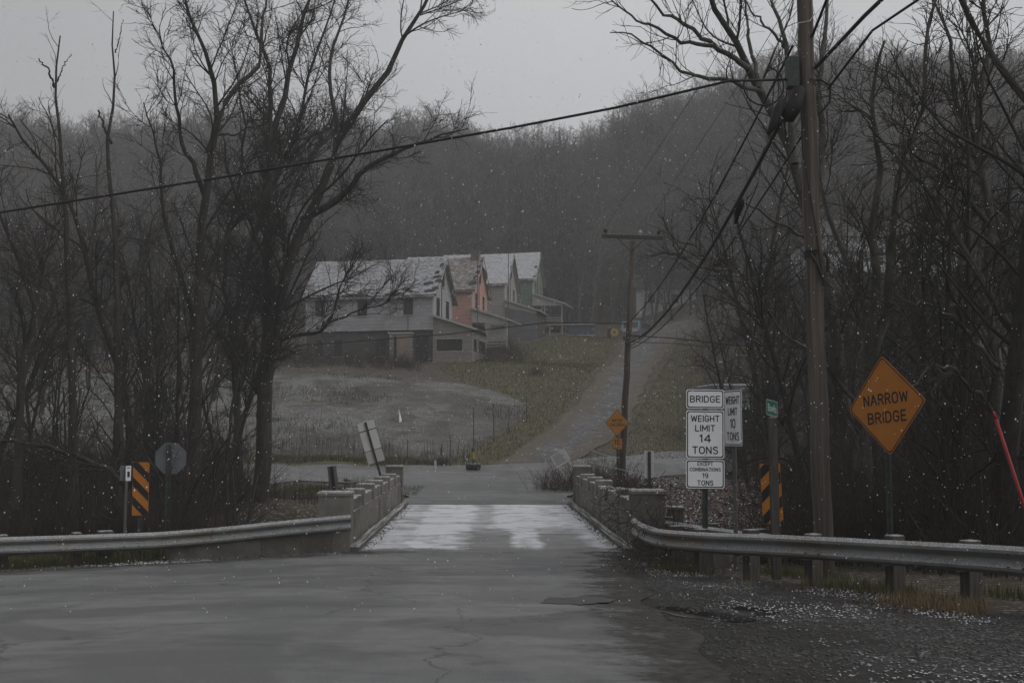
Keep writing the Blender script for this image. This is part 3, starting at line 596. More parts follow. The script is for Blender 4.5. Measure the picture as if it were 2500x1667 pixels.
def stroke_text(name, txt, height, width, m, parent, z, x=0., y=-.0045, th=.15):
    """highway-style stroke lettering: one flat mesh per word"""
    e = MB(); cx = 0.; sp = .30; tot = sum(ST[c][0] for c in txt) + sp * (len(txt) - 1); kx = (width - th * height) / tot; kz = height * (1 - th); hw_ = th * height / 2; lay = 0
    for c in txt:
        for st in ST[c][1]:
            P = [Vector(((cx + a) * kx - (width - th * height) / 2, b * kz - kz / 2)) for a, b in st]; lay += 1; yy_ = -.0003 * (lay % 3)
            for a, b in zip(P[:-1], P[1:]):
                if (b - a).length < 1e-6: continue
                d = (b - a).normalized(); q = Vector((-d.y, d.x)) * hw_
                e.add([((a + q).x, yy_, (a + q).y), ((b + q).x, yy_, (b + q).y), ((b - q).x, yy_, (b - q).y), ((a - q).x, yy_, (a - q).y)], [(0, 1, 2, 3)])
            for p_ in P: e.add([(p_.x + hw_ * math.cos(R(60 * k_)), yy_ - .0001, p_.y + hw_ * math.sin(R(60 * k_))) for k_ in range(6)], [tuple(range(6))])
        cx += ST[c][0] + sp
    o = e.build(name, m, parent); o.location = (x, y, z); return o
def rrect(wd, ht, r, n=4):
    pts = []
    for cx, cy, a0 in ((wd / 2 - r, ht / 2 - r, 0), (-wd / 2 + r, ht / 2 - r, 90), (-wd / 2 + r, -ht / 2 + r, 180), (wd / 2 - r, -ht / 2 + r, 270)):
        for k in range(n + 1):
            a = R(a0 + 90 * k / n); pts.append((cx + r * math.cos(a), cy + r * math.sin(a)))
    return pts
def ring(outer, inner, y0, y1):
    n = len(outer); e = MB(); vs = [(p[0], y0, p[1]) for p in outer] + [(p[0], y0, p[1]) for p in inner] + [(p[0], y1, p[1]) for p in outer] + [(p[0], y1, p[1]) for p in inner]
    fs = []
    for i in range(n):
        j = (i + 1) % n; fs += [(i, j, n + j, n + i), (2 * n + i, 3 * n + i, 3 * n + j, 2 * n + j), (i, 2 * n + i, 2 * n + j, j), (n + i, n + j, 3 * n + j, 3 * n + i)]
    return e.add(vs, fs)
def plate(parent, name, wd, ht, z, m, border=None, r=.035, x=0., rot=0., shape=None, y=0., inset=.014, bw=.016, bolts=True):
    """flat sign panel in the local XZ plane, facing -y"""
    pts = shape if shape else rrect(wd, ht, r)
    e = MB(); e.prism([(p[0], p[1]) for p in pts], 'y', -.002, .002); o = e.build(name, m, parent); o.location = (x, y, z); o.rotation_euler = (0, rot, 0)
    if border:
        k1 = 1 - 2 * inset / wd, 1 - 2 * inset / ht; k2 = 1 - 2 * (inset + bw) / wd, 1 - 2 * (inset + bw) / ht
        b = ring([(p[0] * k1[0], p[1] * k1[1]) for p in pts], [(p[0] * k2[0], p[1] * k2[1]) for p in pts], -.0038, -.001).build('border', border, o)
    if bolts:
        for zz in (.43, -.43):
            MB().tube([(0, -.002, zz * ht), (0, -.008, zz * ht)], .007, 7).build('bolt', M_steelpost, o)
    return o
def upost(parent, z0, z1, m, wd=.075, x=0., y=.03):
    e = MB(); e.prism([(-wd / 2, 0), (-wd / 4, .03), (wd / 4, .03), (wd / 2, 0), (wd / 2 + .012, .004), (wd / 4, .04), (-wd / 4, .04), (-wd / 2 - .012, .004)], 'z', z0, z1)
    o = e.build('post', m, parent); o.location = (x, y - .022, 0); return o
def sign_base(name, px, d, rz, label, cat='sign', tilt=(0, 0), group=None):
    p = on(px, d); return empty(name, p, 0, label, cat, group, rot=(R(tilt[0]), R(tilt[1]), R(rz))), p
# weight limit stack
S, p = sign_base('weight_limit_sign', 1716, 18.5, -2, 'three-panel white bridge weight limit sign reading 14 tons', tilt=(0, .7)); D = 18.5
zc = lambda py, d=18.5, p_=None: float(W(1716, py, d)[2])
upost(S, -.3, zc(955) - p[2], M_steelpost, .07)
def put(par, name, px, py, wd, ht, **k):
    return plate(par, name, wd, ht, zc(py) - p[2], M_white, M_black, x=0, **k)
A = put(S, 'bridge_panel', 1719, 974, .612, .31)
stroke_text('lettering', 'BRIDGE', .112, .49, M_black, A, .0)
B = put(S, 'weight_panel', 1717, 1060, .615, .775)
for t, hh, ww, z in (('WEIGHT', .108, .465, .255), ('LIMIT', .108, .325, .10), ('14', .135, .19, -.065), ('TONS', .125, .415, -.255)): stroke_text('lettering', t, hh, ww, M_black, B, z)
C_ = put(S, 'exception_panel', 1715, 1157, .62, .46)
for t, hh, ww, z in (('EXCEPT', .062, .25, .165), ('COMBINATIONS', .06, .50, .075), ('19', .085, .095, -.025), ('TONS', .085, .26, -.14)): stroke_text('lettering', t, hh, ww, M_black, C_, z)
# weight limit 10, turned away
S2, p2 = sign_base('weight_limit_sign', 1788, 18.7, -73, 'narrow-looking white weight limit 10 tons sign turned sideways', tilt=(0, 0))
upost(S2, -.3, float(W(1788, 960, 18.7)[2]) - p2[2], M_greypost, .10)
A = plate(S2, 'sign_panel', .61, .915, float(W(1788, 1020, 18.7)[2]) - p2[2], M_white, M_black)
for t, hh, ww, z in (('WEIGHT', .135, .47, .29), ('LIMIT', .125, .32, .105), ('10', .155, .18, -.09), ('TONS', .14, .42, -.30)): stroke_text('lettering', t, hh, ww, M_black, A, z)
# narrow bridge diamond
dn = 14.9
S3, p3 = sign_base('narrow_bridge_sign', 2162, dn, -61, 'large orange diamond sign reading narrow bridge on a dark post', tilt=(0, 0))
def diamond(side, r=.05):
    hd = side / math.sqrt(2); pts = rrect(side, side, r); c, s_ = math.cos(R(45)), math.sin(R(45)); return [(c * a - s_ * b, s_ * a + c * b) for a, b in pts], 2 * hd
dm, dd = diamond(.93)
z3 = float(W(2158, 989, dn)[2]) - p3[2]
upost(S3, -.3, z3 - .3, M_steelpost, .075)
A = plate(S3, 'sign_panel', dd, dd, z3, M_orange, M_black, shape=dm, inset=.018, bw=.02, rot=R(-4.5))
stroke_text('lettering', 'NARROW', .152, .76, M_black, A, .085); stroke_text('lettering', 'BRIDGE', .152, .66, M_black, A, -.155)
# watch children
M_orange2 = mat('sign_orange_bright', (.50, .21, .03), (.56, .25, .04), rough=.5, scale=5)
dwc = 45.5
S4, p4 = sign_base('watch_children_sign', 1506, dwc, -35, 'small orange diamond watch children sign with a 15 mph plate below', tilt=(0, 0))
dm, dd = diamond(.775); z4 = float(W(1502, 1032, dwc)[2]) - p4[2]
upost(S4, -.3, z4, M_steelpost, .07)
A = plate(S4, 'sign_panel', dd, dd, z4, M_orange2, M_black, shape=dm, inset=.012, bw=.02)
stroke_text('lettering', 'WATCH', .125, .46, M_black, A, .10); stroke_text('lettering', 'CHILDREN', .125, .70, M_black, A, -.075)
A = plate(S4, 'speed_plate', .46, .46, z4 - .83, M_orange2, M_black, inset=.01, bw=.014)
stroke_text('lettering', '15', .22, .26, M_black, A, .06); stroke_text('lettering', 'MPH', .075, .27, M_black, A, -.15)
# striped object markers
def object_marker(px, d, ytop, ybot, rz, slant, label, tilt=(0, 0)):
    S_, p_ = sign_base('object_marker', px, d, rz, label, 'sign', tilt, 'striped bridge-end markers')
    zt, zb = float(W(px, ytop, d)[2]) - p_[2], float(W(px, ybot, d)[2]) - p_[2]; ht = zt - zb; wd = .305
    upost(S_, -.3, zt - .03, M_steelpost, .07, y=.034)
    A = plate(S_, 'sign_panel', wd, ht, (zt + zb) / 2, M_orange, None, r=.012)
    per = .36; bw_ = .155
    for k in range(-2, 5):     # diagonal black bars clipped to the panel
        z0 = -ht / 2 + k * per - (.05 if slant > 0 else .1)
        poly = [(-wd / 2 + .004, z0), (wd / 2 - .004, z0 + wd), (wd / 2 - .004, z0 + wd + bw_ * 1.1), (-wd / 2 + .004, z0 + bw_ * 1.1)]
        lo, hi = -ht / 2 + .004, ht / 2 - .004
        def clip(pl, lim, up):
            out = []
            for i in range(len(pl)):
                a, b = pl[i], pl[(i + 1) % len(pl)]; ia, ib = ((a[1] <= lim), (b[1] <= lim)) if up else ((a[1] >= lim), (b[1] >= lim))
                if ia: out.append(a)
                if ia != ib: t = (lim - a[1]) / (b[1] - a[1]); out.append((a[0] + t * (b[0] - a[0]), lim))
            return out
        poly = clip(clip(poly, hi, True), lo, False) if poly else poly
        if len(poly) < 3: continue
        poly = [(slant * a, b) for a, b in poly]
        MB().prism(poly, 'y', -.0042, -.0015).build('stripe', M_black, A)
    return S_
object_marker(350, 21.9, 1128, 1258, 6, -1, 'orange and black striped marker beside the stop sign on the left')
object_marker(1888, 17.45, 1131, 1278, -12, 1, 'orange and black striped marker behind the street sign post on the right', (0, -2.5))
# stop sign seen from behind
S5, p5 = sign_base('stop_sign', 416, 22.9, 0, 'grey back of an octagonal stop sign on a dark post', 'sign')
z5 = float(W(420, 1119, 22.9)[2]) - p5[2]
oc = [(.335 * math.cos(R(22.5 + 45 * k)), .335 * math.sin(R(22.5 + 45 * k))) for k in range(8)]
MB().prism(oc, 'y', .040, .044).build('sign_panel', M_backgrey, S5).location = (.03, 0, z5)
upost(S5, -.3, z5 + .28, M_steelpost, .09, y=.02)
# mile marker post
S6, p6 = sign_base('mile_marker', 314, 22.2, 34, 'slim white numbered plate on a thin galvanised post left of the striped marker', 'sign')
z6 = float(W(314, 1155, 22.2)[2]) - p6[2]
MB().tube([(0, .03, -.3), (0.02, .03, z6 + .1)], .028, 8).build('post', M_greypost, S6)
A = plate(S6, 'number_plate', .10, .29, z6, M_white, None, r=.01, x=.04, bolts=False)
stroke_text('lettering', '10', .115, .052, M_black, A, -.02); stroke_text('lettering', 'SR', .04, .06, M_black, A, .105)
plate(S6, 'back_plate', .10, .29, z6, M_backgrey, None, r=.01, x=-.05, y=.07, bolts=False)
# green street sign on a square timber post
S7, p7 = sign_base('street_sign', 1888, 17.15, 0, 'small green street name blade on a square dark timber post', 'sign', (0, -.6))
zt = float(W(1888, 1018, 17.15)[2]) - p7[2]
MB().box(-.058, .058, -.058, .058, -.4, zt, .01).build('post', M_post, S7)
A = plate(S7, 'name_blade', .62, .235, zt + .135, M_green, M_pale, r=.02, inset=.002, bw=.008, bolts=False); A.rotation_euler = (0, R(3), R(62))
fit_text('lettering', 'Bowlin', .12, .46, M_pale, A, .0)
MB().box(-.02, .02, -.02, .02, zt, zt + .05).build('bracket', M_greypost, S7)
# leaning sign seen from behind, beyond the bridge
S8, p8 = sign_base('weight_limit_sign', 942, 41.0, 3, 'pale back of a leaning three-panel sign beyond the left parapet', tilt=(0, -16.5)); S8.location.z += .2
for nm, wd, ht, zz, m in (('upper_panel', .61, .30, 1.80 + .62, M_signback), ('middle_panel', .61, .70, 1.26 + .62, M_signback), ('lower_panel', .61, .44, .66 + .62, M_signback2)):
    q = plate(S8, nm, wd, ht, zz, m, None, bolts=False)
upost(S8, -.6, 2.55, M_steelpost, .06, y=-.028)
MB().box(-.3, .3, -.012, -.004, 2.235, 2.265).build('brace', M_steelpost, S8)
# grey marker backs
for px, d, t, lab, yt in ((822, 39.2, -7, 'weathered leaning grey marker board with dark post left of the bridge end', 1137), (1583, 38.2, 0, 'upright grey marker back on a dark post right of the bridge', 1100)):
    S_, p_ = sign_base('object_marker', px, d, 0, lab, 'sign', (0, t), 'grey backs of bridge markers')
    zt = float(W(px, yt, d)[2]) - p_[2]
    plate(S_, 'sign_panel', .31, .9, zt - .45, M_signback if px > 1000 else M_greypost, None, r=.01, bolts=False)
    upost(S_, -.3, zt - (.02 if px > 1000 else .0), M_steelpost if px > 1000 else M_cable, .085, y=-.03)
# yard sign tipped into the bush
S9 = empty('yard_sign', on(1378, 41.5), 0, 'faded white yard sign tipped over in the bush by the right parapet', 'sign', rot=(R(-10), R(-32), R(-8)))
S9.location = Vector(W(1380, 1138, 41.5))
A = plate(S9, 'sign_panel', .62, .5, .35, mat('faded_white', (.42, .41, .41), (.5, .49, .48)), None, r=.01, bolts=False)
for k in range(6): MB().box(-.24, .16 - .04 * (k % 3), -.006, -.003, -.17 + .065 * k, -.145 + .065 * k).build('print_line', M_greypost, A)
for sx in (-.2, .2): MB().tube([(sx, .01, -.4), (sx, .01, .12)], .008, 5).build('stake', M_pale, S9)
MB().tube([(.3, .0, .62), (.42, 0, .66), (.95, 0, .70)], .012, 5).build('wire_frame', M_pale, S9)
# red snow stake
S10 = empty('snow_stake', (6.5, 13.4, float(h(6.5, 13.4))), 0, 'bright red plastic stake leaning at the right edge', 'stake')
a = Vector(W(2425, 1003, 13.4)); b = Vector((6.35, 13.4, float(h(6.35, 13.4)) - .1)); S10.location = b
MB().tube([(0, 0, 0), (a - b) * .5, (a - b) * .96], .022, 8).build('rod', M_red, S10, True); MB().tube([(a - b) * .958, (a - b)], [.022, .012], 8).build('tip', M_red, S10, True)
# yellow leaning stake and stick
S11 = empty('marker_stake', on(664, 44), 0, 'yellow and black delineator stake leaning by the left road edge', 'stake', rot=(0, R(-11), 0))
MB().tube([(0, 0, -.2), (0, 0, .35)], .035, 7).build('lower_shaft', M_yellow, S11); MB().tube([(0, 0, .35), (0, 0, .82)], .035, 7).build('middle_shaft', M_cable, S11); MB().box(-.06, .06, -.02, .02, .82, 1.02, .02).build('head', M_yellow, S11)
S12 = empty('birch_stick', on(660, 49), 0, 'thin pale dead stick standing beside the yellow stake', 'stick', rot=(0, R(-8), 0))
MB().tube([(0, 0, -.1), (.02, 0, .8), (-.04, 0, 1.6)], [.03, .024, .012], 6).build('stem', M_pale, S12)
# post set in a tyre
S13 = empty('tyre_post', on(1156, 51.5), 0, 'yellow banded post standing in a black tyre by the far kerb', 'post')
a = np.linspace(0, 2 * np.pi, 25)
e = MB(); vs = []; nr = 10
for i in range(24):
    for j in range(nr):
        t = 2 * math.pi * j / nr; rr_ = .26 + .085 * math.cos(t); zz = .17 + .16 * math.sin(t) * (1 if abs(math.sin(t)) < .9 else .95)
        vs.append((rr_ * math.cos(a[i]), rr_ * math.sin(a[i]), zz))
e.add(vs, [(i * nr + j, ((i + 1) % 24) * nr + j, ((i + 1) % 24) * nr + (j + 1) % nr, i * nr + (j + 1) % nr) for i in range(24) for j in range(nr)]); e.build('tyre', M_rubber, S13, True)
MB().tube([(0, 0, .02), (0, 0, .5)], .05, 8).build('lower_post', M_steelpost, S13); MB().tube([(0, 0, .5), (-.02, 0, .82)], .06, 8).build('yellow_band', M_yellow, S13); MB().tube([(-.02, 0, .82), (-.03, 0, 1.0)], .055, 8).build('post_top', M_steelpost, S13)
for sx in (-.22, .28): MB().tube([(0, 0, .55), (sx, -.05, .2)], .015, 5).build('strut', M_steelpost, S13)
# debris at the far kerb
o = empty('broken_board', on(1066, 50.8), 0, 'pale broken board leaning upright at the far road edge', 'board', rot=(0, R(-6), 0)); MB().box(-.05, .05, -.015, .015, -.05, .5).build('board', M_pale, o)
o = empty('fallen_board', on(1090, 50.3), R(5), 'pale board lying flat on the ground at the far road edge', 'board'); MB().box(-.3, .35, -.06, .06, .03, .07).build('board', M_pale, o)
for k, (px, py, ln, rz) in enumerate([(975, 1032, .5, 70), (838, 955, 1.5, 25), (835, 982, 1.3, 18), (1007, 1047, .4, 15), (945, 1070, 1.1, 8), (1188, 1007, .5, -10)]):
    q = hit(px, py); lab = ['curled white scrap standing in the field below the houses', 'pale plank lying highest in the field below the grey house', 'pale plank lying just below the highest plank in the field', 'small white scrap beside the curled white scrap', 'thin pale plank right of the leaning sign in the field', 'small pale scrap near the driveway in the field'][k]
    o = empty('scrap' if ln < .6 else 'plank', q, R(rz), lab, 'debris')
    if k == 0: MB().add([(0, 0, .0), (.25, .02, 0), (.3, .0, .15), (.05, .05, .75), (-.02, 0, .7), (0, .08, .02), (.25, .1, .02), (.3, .08, .17), (.05, .10, .77)], [(0, 1, 2), (0, 2, 3, 4), (5, 7, 6), (5, 8, 7), (0, 5, 6, 1), (2, 7, 8, 3)]).build('sheet', M_white, o)
    else: MB().box(-ln / 2, ln / 2, -.05, .05, .02, .06, .01).build('board', mat('grey_board', (.20, .19, .175), (.32, .31, .29), snow=.4), o)
for px, py, ht, lab in ((995, 1120, .9, 'short thin stake at the field edge above the left parapet end'), (1100, 1120, 1.05, 'thin stake left of the tyre post'), (1157, 1100, 2.1, 'tallest thin stake just behind the tyre post'), (1206, 1078, 1.5, 'thin stake next up the field edge right of the tyre post'), (1242, 1057, 1.45, 'thin stake second from the top of the field edge'), (1286, 1030, 1.4, 'thin stake highest up the field edge')):
    q = hit(px, py); o = empty('fence_stake', q, 0, lab, 'stake', 'thin stakes along the field edge')
    MB().tube([(0, 0, -.2), (.03 * random.uniform(-1, 1), 0, ht)], .025, 5).build('shaft', M_steelpost, o)

# ------------------------------------------------------------------ utility poles and cables
def pole(name, base, top, r0, r1, label):
    o = empty(name, base, 0, label, 'utility pole'); v = Vector(top) - Vector(base); n_ = 24
    pts = [v * (i / n_) + Vector((.012 * math.sin(i * 1.3), .01 * math.cos(i * .9), 0)) for i in range(n_ + 1)]; pts[0] = v * -.03
    MB().tube(pts, [r0 + (r1 - r0) * i / n_ for i in range(n_ + 1)], 18).build('shaft', M_pole, o, True); return o, v
dP = 18.0; pb = on(2003, dP); pt = W(1962, -40, dP); pt = pb + (pt - pb) * 1.12
UP, uv_ = pole('utility_pole', pb, pt, .152, .122, 'tall weathered timber utility pole standing near the narrow bridge sign')
def onpole(py, d=dP):
    z = float(W(1990, py, d)[2]); t = (z - pb[2]) / uv_.z; return Vector(uv_ * t)
for k, (py, hh, rr_) in enumerate(((622, .06, .146), (205, .05, .138))):
    c = onpole(py); MB().tube([c + Vector((0, 0, -hh)), c + Vector((0, 0, hh))], rr_, 16).build('strap', M_cable, UP)
c = onpole(622); MB().tube([c + Vector((-.1, -.19, -.02)), c + Vector((.0, -.21, -.18)), c + Vector((.09, -.2, -.42))], .03, 6).build('strap_tail', M_cable, UP)
MB().tube([c + Vector((.14, -.13, .02)), c + Vector((.2, -.13, -.1)), c + Vector((.19, -.12, -.3))], .028, 6).build('strap_tail', M_cable, UP)
c = onpole(340); MB().tube([c + Vector((-.14, -.14, .8)), c + Vector((-.15, -.16, -.2)), c + Vector((.02, -.2, -1.5)), c + Vector((.14, -.15, -2.4))], .014, 6).build('ground_wire', M_cable, UP)
c = onpole(180); MB().box(-.34, -.16, -.16, .06, -.25, .25, .03).build('terminal_box', M_steelpost, UP).location = c
c = onpole(215); MB().tube([c + Vector((-.18, -.05, .1)), c + Vector((.2, -.05, .12)), c + Vector((.36, -.05, .02)), c + Vector((.34, -.05, -.25)), c + Vector((.17, -.05, -.45))], .022, 6).build('bracket', M_cable, UP)
c = onpole(75); MB().tube([c + Vector((-.18, -.1, -.15)), c + Vector((-.16, -.2, .05)), c + Vector((.02, -.22, .08)), c + Vector((.1, -.2, .2))], .012, 6).build('pale_wire_loop', M_pale, UP)
# black splice closure hung on the cable beside the pole
sp_ = W(1925, 262, dP - .25); SPL = empty('splice_closure', sp_, 0, 'bulky black cable splice closure hanging left of the utility pole', 'cable splice')
MB().tube([(.22, 0, .34), (.18, 0, .28), (.08, 0, .0), (-.02, 0, -.18), (-.06, 0, -.22)], [.03, .11, .14, .11, .03], 12).build('body', M_cable, SPL, True)
MB().tube([(-.12, -.03, .12), (-.16, -.03, -.05), (-.26, -.03, -.3), (-.34, -.03, -.45)], [.04, .085, .07, .025], 10).build('tail', M_cable, SPL, True)
def cable(pts, r, label, name='overhead_cable', n=40, sag=0., group='overhead cables'):
    P = [Vector(p) for p in pts]
    if len(P) == 2:
        q = []
        for i in range(n + 1):
            t = i / n; v = P[0].lerp(P[1], t); v.z -= sag * 4 * t * (1 - t); q.append(v)
        P = q
    org = P[0]; return MB().tube([p - org for p in P], r, 6).build(name, M_cable, None, True, label=label, cat='cable', group=group), org
def cab(*a, **k):
    o, org = cable(*a, **k); o.location = org; return o
dQ = 46.0; qb = on(1514, dQ); qt = W(1546, 596, dQ)
UP2, u2 = pole('utility_pole', qb, qt + np.array([0, 0, .1]), .15, .10, 'slim utility pole with a crossarm standing beside the driveway')
a1, a2 = W(1470, 575, dQ) - qb, W(1617, 585, dQ) - qb
ctr = Vector((a1 + a2) / 2); arm = empty_off = None
e = MB(); dv_ = Vector(a2 - a1); e.box(-1.25, 1.25, -.06, .06, -.075, .075, .01); ar = e.build('crossarm', M_post, UP2); ar.location = ctr + Vector((0, -.15, 0)); ar.rotation_euler = (0, math.asin(-dv_.z / dv_.length), R(-12))
for sx in (-1.12, .3, 1.05): MB().tube([(sx, 0, .07), (sx, 0, .13), (sx, 0, .17), (sx, 0, .27), (sx, 0, .29)], [.02, .02, .075, .075, .03], 8).build('insulator', M_pale if sx == .3 else M_cable, ar)
for sx in (-.62, .55): MB().tube([(sx, -.07, -.06), (-.02, -.07, -.62)], .018, 5).build('brace', M_cable, ar)
Q = lambda py: Vector(W(1530 if py > 750 else 1540, py, dQ))
Pz = lambda py, dx=-.2: Vector(pb) + onpole(py) + Vector((dx, .05, 0))
cab([Pz(110), Q(792)], .020, 'upper thick black cable running from the near pole to the far pole', sag=.55)
cab([Vector(W(1905, 300, dP)), Q(838)], .035, 'lashed double cable hanging below the splice toward the far pole', sag=.75)
cab([Vector(W(1912, 290, dP)), Q(846) + Vector((.1, 0, 0))], .016, 'thin cable twined beside the lashed double cable', sag=.62)
cab([Pz(330, -.1), Q(850) + Vector((.18, 0, 0))], .016, 'lowest black cable running from the near pole to the far pole', sag=.6)
cab([Vector(W(1812, 487, 21.8)), Vector(W(1808, 500, 21.9)), Vector(W(1800, 520, 22)), Vector(W(1795, 545, 22.3))], [.05, .075, .07, .03], 'small black cable splice lump halfway along the lashed cable', name='cable_splice')
cab([Pz(192), Vector(W(1780, 198, 17.6)), Vector(W(1500, 264, 18.2)), Vector(W(1250, 312, 18.8)), Vector(W(900, 373, 19.6)), Vector(W(500, 440, 20.5)), Vector(W(0, 519, 21.5)), Vector(W(-500, 590, 22.5))], .022, 'single black cable crossing the sky and woods to the left')
cab([Pz(165, .15), Vector(W(2110, 40, 15.5)), Vector(W(2330, -170, 12)), Vector((10.5, 2, 9.6)), Vector((17, -12, 10.5))], .030, 'thick black cable rising to the upper right corner beside the pole')
cab([Pz(215, .35), Vector(W(2130, 75, 16)), Vector(W(2420, -120, 12.5)), Vector((11.5, 2, 8.9)), Vector((18, -12, 9.6))], .020, 'second black cable rising to the upper right from the bracket')
cab([Pz(95, .1), Vector(W(2030, -30, 16.2)), Vector((7.5, 4, 12.2)), Vector((12, -12, 13))], .022, 'short black cable rising steeply across the pole head')
lp = [W(1800, 195, dP - .2) + np.array([.32 * math.cos(t) + .42, 0, .32 * math.sin(t) - .1]) for t in np.linspace(2.2, 7.5, 18)]
cab([Vector(v) for v in lp], .014, 'coiled slack cable loop hanging left of the pole', name='cable_loop')
cab([Q(790), Vector(W(1330, 788, 48)), Vector(W(1100, 815, 50)), Vector(W(650, 850, 55)), Vector(W(300, 862, 60))], .022, 'sagging service cable passing in front of the houses to the left')
cab([Q(818), Vector(W(1650, 826, 44)), Vector(W(1790, 843, 42)), Vector(W(2050, 850, 38))], .020, 'dark cable running right from the far pole')
cab([Q(835), Vector(W(1640, 838, 45)), Vector(W(1760, 850, 43))], .012, 'thin lower cable running right from the far pole')
for k, (px, lab) in enumerate(((1470, 'hair-thin wire rising from the left end of the crossarm'), (1560, 'hair-thin wire rising from the middle of the crossarm'), (1615, 'hair-thin wire rising from the right end of the crossarm'))):
    cab([Vector(W(px, 568 + k * 6, dQ - .2)), Vector(W(1715 + 120 * k, 200 - 40 * k, 24)), Vector(W(1960 + 160 * k, -260 - 60 * k, 14)), Vector((5.5 + 1.2 * k, -10, 11.5))], .006, lab)
cab([hit(1440, 1128) + np.array([0, 0, .6]), Vector(W(1512, 1117, 44))], .012, 'pale guy rope tied from the bush up to the far pole', name='rope', n=10, sag=.05).data.materials[0] = M_pale
cab([Vector(W(1440, 1128, 43)), Vector(W(1570, 1158, 40)), Vector(W(1680, 1180, 39))], .012, 'pale rope stretched from the bush toward the weight limit sign', name='rope').data.materials[0] = M_pale
# thin bare pole in the grass
o = empty('thin_pole', hit(1657, 1075), 0, 'thin bare pole standing in the grass right of the driveway', 'pole')
MB().tube([(0, 0, -.2), (0, 0, 2.5), (-.03, 0, 5.8)], [.055, .05, .03], 7).build('shaft', M_greypost, o)
# ------------------------------------------------------------------ houses
M_roof = mat('snowy_shingle_roof', (.10, .10, .103), (.16, .16, .163), scale=5, snow=.68, snow_scale=34, stretch=(.35, 2, 2), c3=(.15, .15, .155), wave=('Y', 1.3, 1.2), bump=.5)
M_roofbrown = mat('brown_shingle_roof', (.13, .11, .092), (.18, .155, .135), scale=4, snow=.38, snow_scale=30, c3=(.15, .14, .135), stretch=(.35, 2, 2), wave=('Y', 1.3, 1.2), bump=.5)
M_roofpale = mat('pale_snow_roof', (.22, .22, .225), (.32, .32, .325), scale=4, snow=.75, snow_scale=26, c3=(.30, .30, .305), stretch=(.35, 2, 2), wave=('Y', 1.3, .8), bump=.3)
def siding(name, a, b, c3=None): return mat(name, a, b, scale=1.6, c3=c3, wave=('Z', 1.05, .15), bump=.5, stretch=(.6, .6, 1.4), rough=.8)
M_sgrey = siding('grey_siding', (.27, .272, .28), (.36, .362, .37), (.21, .205, .20))
M_ssalm = siding('salmon_siding', (.42, .235, .185), (.50, .29, .235), (.35, .21, .17))
M_sbeige = siding('beige_siding', (.27, .258, .24), (.34, .325, .305))
M_sgreen = siding('green_siding', (.125, .175, .13), (.16, .21, .16))
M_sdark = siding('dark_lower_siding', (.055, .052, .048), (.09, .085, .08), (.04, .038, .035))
M_sporch = siding('porch_siding', (.17, .16, .143), (.24, .228, .205))
M_spblue = siding('porch_bluegrey', (.12, .125, .135), (.16, .165, .175))
M_trim = mat('pale_trim', (.30, .295, .285), (.42, .415, .40), scale=5)
M_door = mat('tan_door', (.20, .145, .11), (.27, .20, .15), scale=2, c3=(.12, .085, .06))
M_brick = mat('old_brick', (.09, .075, .065), (.16, .135, .12), scale=14, snow=.6)
def window(parent, face, a0, a1, z0, z1, off=0., frame=True, m=None, mull=True):
    """face 'f' front (y=0 plane, a = x) or 'g' gable (x=0 plane, a = y)"""
    e = MB(); t = .05
    def bx(a, b, za, zb, d0, d1):
        q = MB()
        return q.box(a, b, off - d1, off - d0, za, zb) if face == 'f' else q.box(off + d0, off + d1, a, b, za, zb)
    pane = bx(a0 + t, a1 - t, z0 + t, z1 - t, .004, .014)
    fr = MB()
    for (a, b, za, zb) in ((a0, a0 + t, z0, z1), (a1 - t, a1, z0, z1), (a0 + t, a1 - t, z0, z0 + t), (a0 + t, a1 - t, z1 - t, z1)):
        q = bx(a, b, za, zb, .003, .045); fr.add(q.v, q.f)
    w_ = fr.build('window', M_trim if frame else M_sdark, parent); pane.build('pane', m or M_dark, w_)
    if mull: bx(a0 + t, a1 - t, (z0 + z1) / 2 - .02, (z0 + z1) / 2 + .02, .016, .03).build('sash_bar', M_trim if frame else M_sdark, w_)
    sl = bx(a0 - .06, a1 + .06, z0 - .06, z0 - .004, .004, .09); sl.build('sill', M_trim, w_)
    return w_
HL, HWd, HE, HR = 10.4, 5.7, 5.4, 3.05
